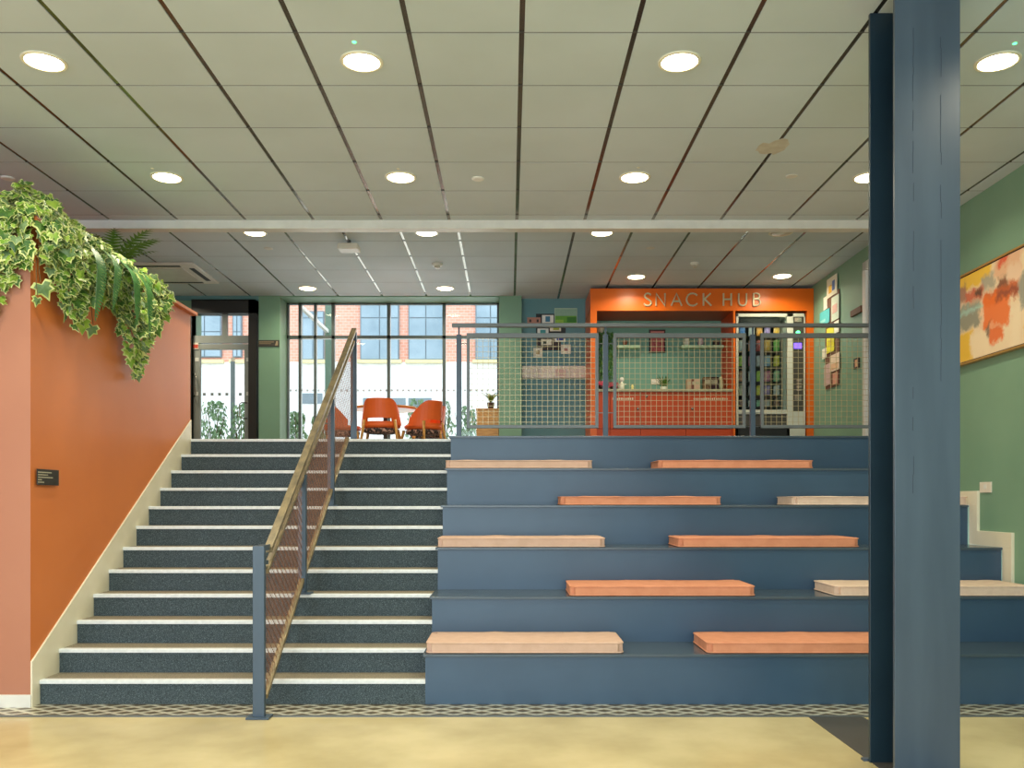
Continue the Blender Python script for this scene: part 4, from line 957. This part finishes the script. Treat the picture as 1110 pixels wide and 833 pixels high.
MB().lathe([(.04, 0), (.055, .09), (.05, .092)], n=18).build('pot', M['pot'], t)
def fern(nf, L, seed, up=.9, spread=1., wl=.05, amin=0, amax=2*PI, droop=.8, droplet=.55):
    b = MB(); b.keep = True; r = random.Random(seed)
    for i in range(nf):
        a = amin+(amax-amin)*(i+.5)/nf+r.uniform(-.15, .15); l = L*r.uniform(.75, 1.1); e = spread*r.uniform(.5, 1)
        pts = []
        for k in range(15):
            t_ = k/14; pts.append(Vector((l*e*t_*math.cos(a), l*e*t_*math.sin(a), l*up*t_-l*droop*t_*t_)))
        for k in range(1, 15):
            d = (pts[k]-pts[k-1]); sd = Vector((-math.sin(a), math.cos(a), 0)); ll = wl*math.sin(PI*min(1, k/15+.12))**.7
            for s_ in (-1, 1):
                tip = pts[k]+sd*s_*ll+d*1.1*droplet*2+Vector((0, 0, -ll*.25))
                b.quad([pts[k-1], pts[k-1]*.4+pts[k]*.6, tip]); 
                b.quad([pts[k-1]*.6+pts[k]*.4, pts[k], tip])
    return b
o = fern(12, .24, 5, 1.25, .75, .035, droop=.7).build('fronds', mat('fern_yellow', (126, 142, 52), .5, scale=20, rgb2=(158, 160, 70)), t); o.location = (0, 0, .085)

# ------------------------------------------------------------------ planter ledge with ivy
ZT = 3.245
def ivy(name, lab, regions, seed, n):
    t = thing('trailing_ivy', regions['base'], lab, 'plant', 'ivy on the terracotta planter wall'); base = Vector(regions['base'])
    rnd = random.Random(seed); fns = regions['fns']; ws = [f[0] for f in fns]
    def fn(r):
        f = r.choices(fns, ws)[0][1]; p, nn = f(r); return Vector(p)-base, nn
    leafy('leaves', n, fn, .06, [M['leafc'], M['leafg'], M['leaflime'], M['leafpale']], t, (0, 0, 0), seed, 'ivy')
    b = MB()
    for i in range(regions.get('ns', 14)):
        f = fns[-1][1]; p, nn = f(rnd); p = Vector(p); q = Vector(regions['root'](p))
        b.tube([q-base, (q+p)/2+Vector((0, 0, .03))-base, p-base], [.004, .003, .002], 5)
    b.build('stems', M['stemm'], t)
    return t
X0 = SL
def interp(tab, x):
    if x <= tab[0][0]: return tab[0][1]
    for (a, va), (b_, vb) in zip(tab, tab[1:]):
        if x <= b_: return va+(vb-va)*(x-a)/(b_-a)
    return tab[-1][1]
# side drape over the stair wall: drop below the ledge as a function of depth
dropS = [(5.83, .30), (5.95, .22), (6.02, .34), (6.12, .50), (6.3, .62), (6.42, .56), (6.52, .28), (6.8, .30), (7.0, .42), (7.14, .60), (7.30, .82), (7.38, .80), (7.5, .62), (7.65, .44), (7.84, .22)]
riseS = [(5.83, .14), (5.92, .21), (6.0, .27), (6.12, .25), (6.25, .17), (6.4, .19), (6.55, .14), (6.75, .16), (6.95, .10), (7.15, .12), (7.4, .08), (7.6, .10), (7.84, .03)]
def side(y0, y1):
    def f(r):
        y = r.uniform(y0, y1); d = interp(dropS, y); k = r.random()
        z = ZT+.05-(d+.05)*k**1.0+r.uniform(-.03, .03); return (X0+.04+.15*math.sin(PI*min(1, k*.8+.15))*r.uniform(.05, 1)**.7, y, z), (1, -.55, .25)
    return f
def top(y0, y1):
    def f(r):
        y = r.uniform(y0, y1); h = interp(riseS, y); a = r.uniform(0, PI); return (X0-.12+.20*math.cos(a), y, ZT+h*math.sin(a)*r.uniform(.75, 1.1)+.01), (.5, -.7, .6)
    return f
dropF = [(-4.6, .6), (-3.95, .66), (-3.75, .60), (-3.5, .74), (-3.40, .66), (-3.33, .54), (-3.28, .44), (-3.2, .36), (-3.1, .28)]
riseF = [(-4.6, .12), (-3.9, .13), (-3.72, .11), (-3.58, .17), (-3.42, .15), (-3.30, .06), (-3.2, .15), (-3.1, .20)]
def front(x0, x1):
    def f(r):
        x = r.uniform(x0, x1); d = interp(dropF, x); k = r.random()
        return (x, 5.82-.11*math.sin(PI*min(1, k*.8+.15))*r.uniform(.2, 1), ZT+.06-(d+.06)*k+r.uniform(-.03, .03)), (.2, -1, .25)
    return f
def ftop(x0, x1):
    def f(r):
        x = r.uniform(x0, x1); h = interp(riseF, x); a = r.uniform(0, PI); return (x, 5.97-.2*math.cos(a), ZT+h*math.sin(a)*r.uniform(.75, 1.1)+.01), (.2, -.8, .6)
    return f
ivy('a', 'variegated ivy hanging over the salmon end wall at the left edge', dict(base=(-3.75, 5.95, ZT), fns=[(.35, ftop(-4.3, -3.3)), (.65, front(-4.3, -3.27))], root=lambda p: (p.x, 5.9, ZT+.03)), 11, 1350)
ivy('b', 'bushy variegated ivy spilling over the corner of the planter wall', dict(base=(-3.25, 6.1, ZT), fns=[(.38, top(5.85, 6.6)), (.5, side(5.84, 6.55)), (.12, front(-3.27, -3.12))], root=lambda p: (X0-.05, min(max(p.y, 5.9), 6.5), ZT+.03)), 12, 1050)
ivy('c', 'variegated ivy with a long pointed trail on the terracotta stair wall', dict(base=(-3.25, 7.2, ZT), fns=[(.3, top(6.5, 7.82)), (.7, side(6.5, 7.84))], root=lambda p: (X0-.05, p.y, ZT+.03)), 13, 1450)
# a few big single ivy leaves low down
def single(x, y, s, seed, m, lab):
    Y = FPX*(X0+.06)/(x-HX) if x > 36 else 5.78
    p = at(x, y, Y); t = thing('ivy_sprig', p, lab, 'ivy leaf', 'large pale ivy leaves below the foliage')
    leafy('leaf', 1, lambda r: ((0, 0, 0), (.6, -1, .1)), s, [M['leafc'], m, M['leafpale']], t, (0, 0, 0), seed, 'ivy')
    q = at(x-2, y-42, Y); MB().tube([Vector((0, 0, 0)), Vector((-.01, .0, .08)), q-p], .0025, 5).build('stem', M['stemm'], t)
single(41, 322, .095, 1, M['leafpale'], 'large pale ivy leaf lowest at the corner of the planter wall')
single(44, 306, .095, 2, M['leafpale'], 'large pale ivy leaf just above the lowest corner leaf')
single(55, 290, .095, 3, M['leafpale'], 'large pale ivy leaf beneath the bushy corner ivy')
single(101, 352, .09, 6, M['leafpale'], 'large cream edged ivy leaf left of the hanging fern fronds')
# drooping fern strands
p = Vector((X0+.03, 6.72, ZT))
t = thing('drooping_fern', p, 'dark green fern with strap fronds hanging in the middle of the ivy', 'plant')
b = MB(); b.keep = True
for (dy, L, w_, ox) in ((-.12, .52, .035, .14), (.03, .56, .038, .16), (.14, .50, .036, .13), (.24, .62, .034, .17), (-.33, .64, .045, .12), (.32, .40, .03, .15)):
    pts = []
    for k in range(30):
        t_ = k/29; pts.append(Vector((ox*1.5*math.sin(min(PI/2, t_*3)), dy+.10*t_*(1 if dy > 0 else -1), .06-L*t_**1.15)))
    for k in range(1, 30):
        t_ = k/29; d = pts[k]-pts[k-1]; ww = w_*1.8*math.sin(PI*(.12+.86*t_))**.7
        for s_ in (-1, 1):
            tip = pts[k]+Vector((.35*ww, s_*ww, -.012)); b.quad([pts[k-1], pts[k]+d*.15, tip+d*.35, tip-d*.25])
b.build('fronds', M['fern'], t)
t = thing('palm_plant', (-3.40, 7.55, ZT), 'feathery green palm standing on the ledge behind the ivy', 'plant')
o = fern(16, .56, 21, 1.0, .95, .10, droop=.5).build('fronds', M['palm'], t); o.location = (0, 0, .08)
MB().lathe([(.06, 0), (.08, .1), (.07, .1)], n=16).build('pot', M['pot'], t)
tr = thing('planter_trough', (-3.4, 6.8, ZT), 'dark soil filled trough under the ivy on the planter wall', 'planter')
tr.location = (-3.36, 6.8, 3.25)
MB().box(-.12, .10, -.75, .72, 0, .05).box(-1.0, .10, -.83, -.75, 0, .05).build('trough', M['soil'], tr)
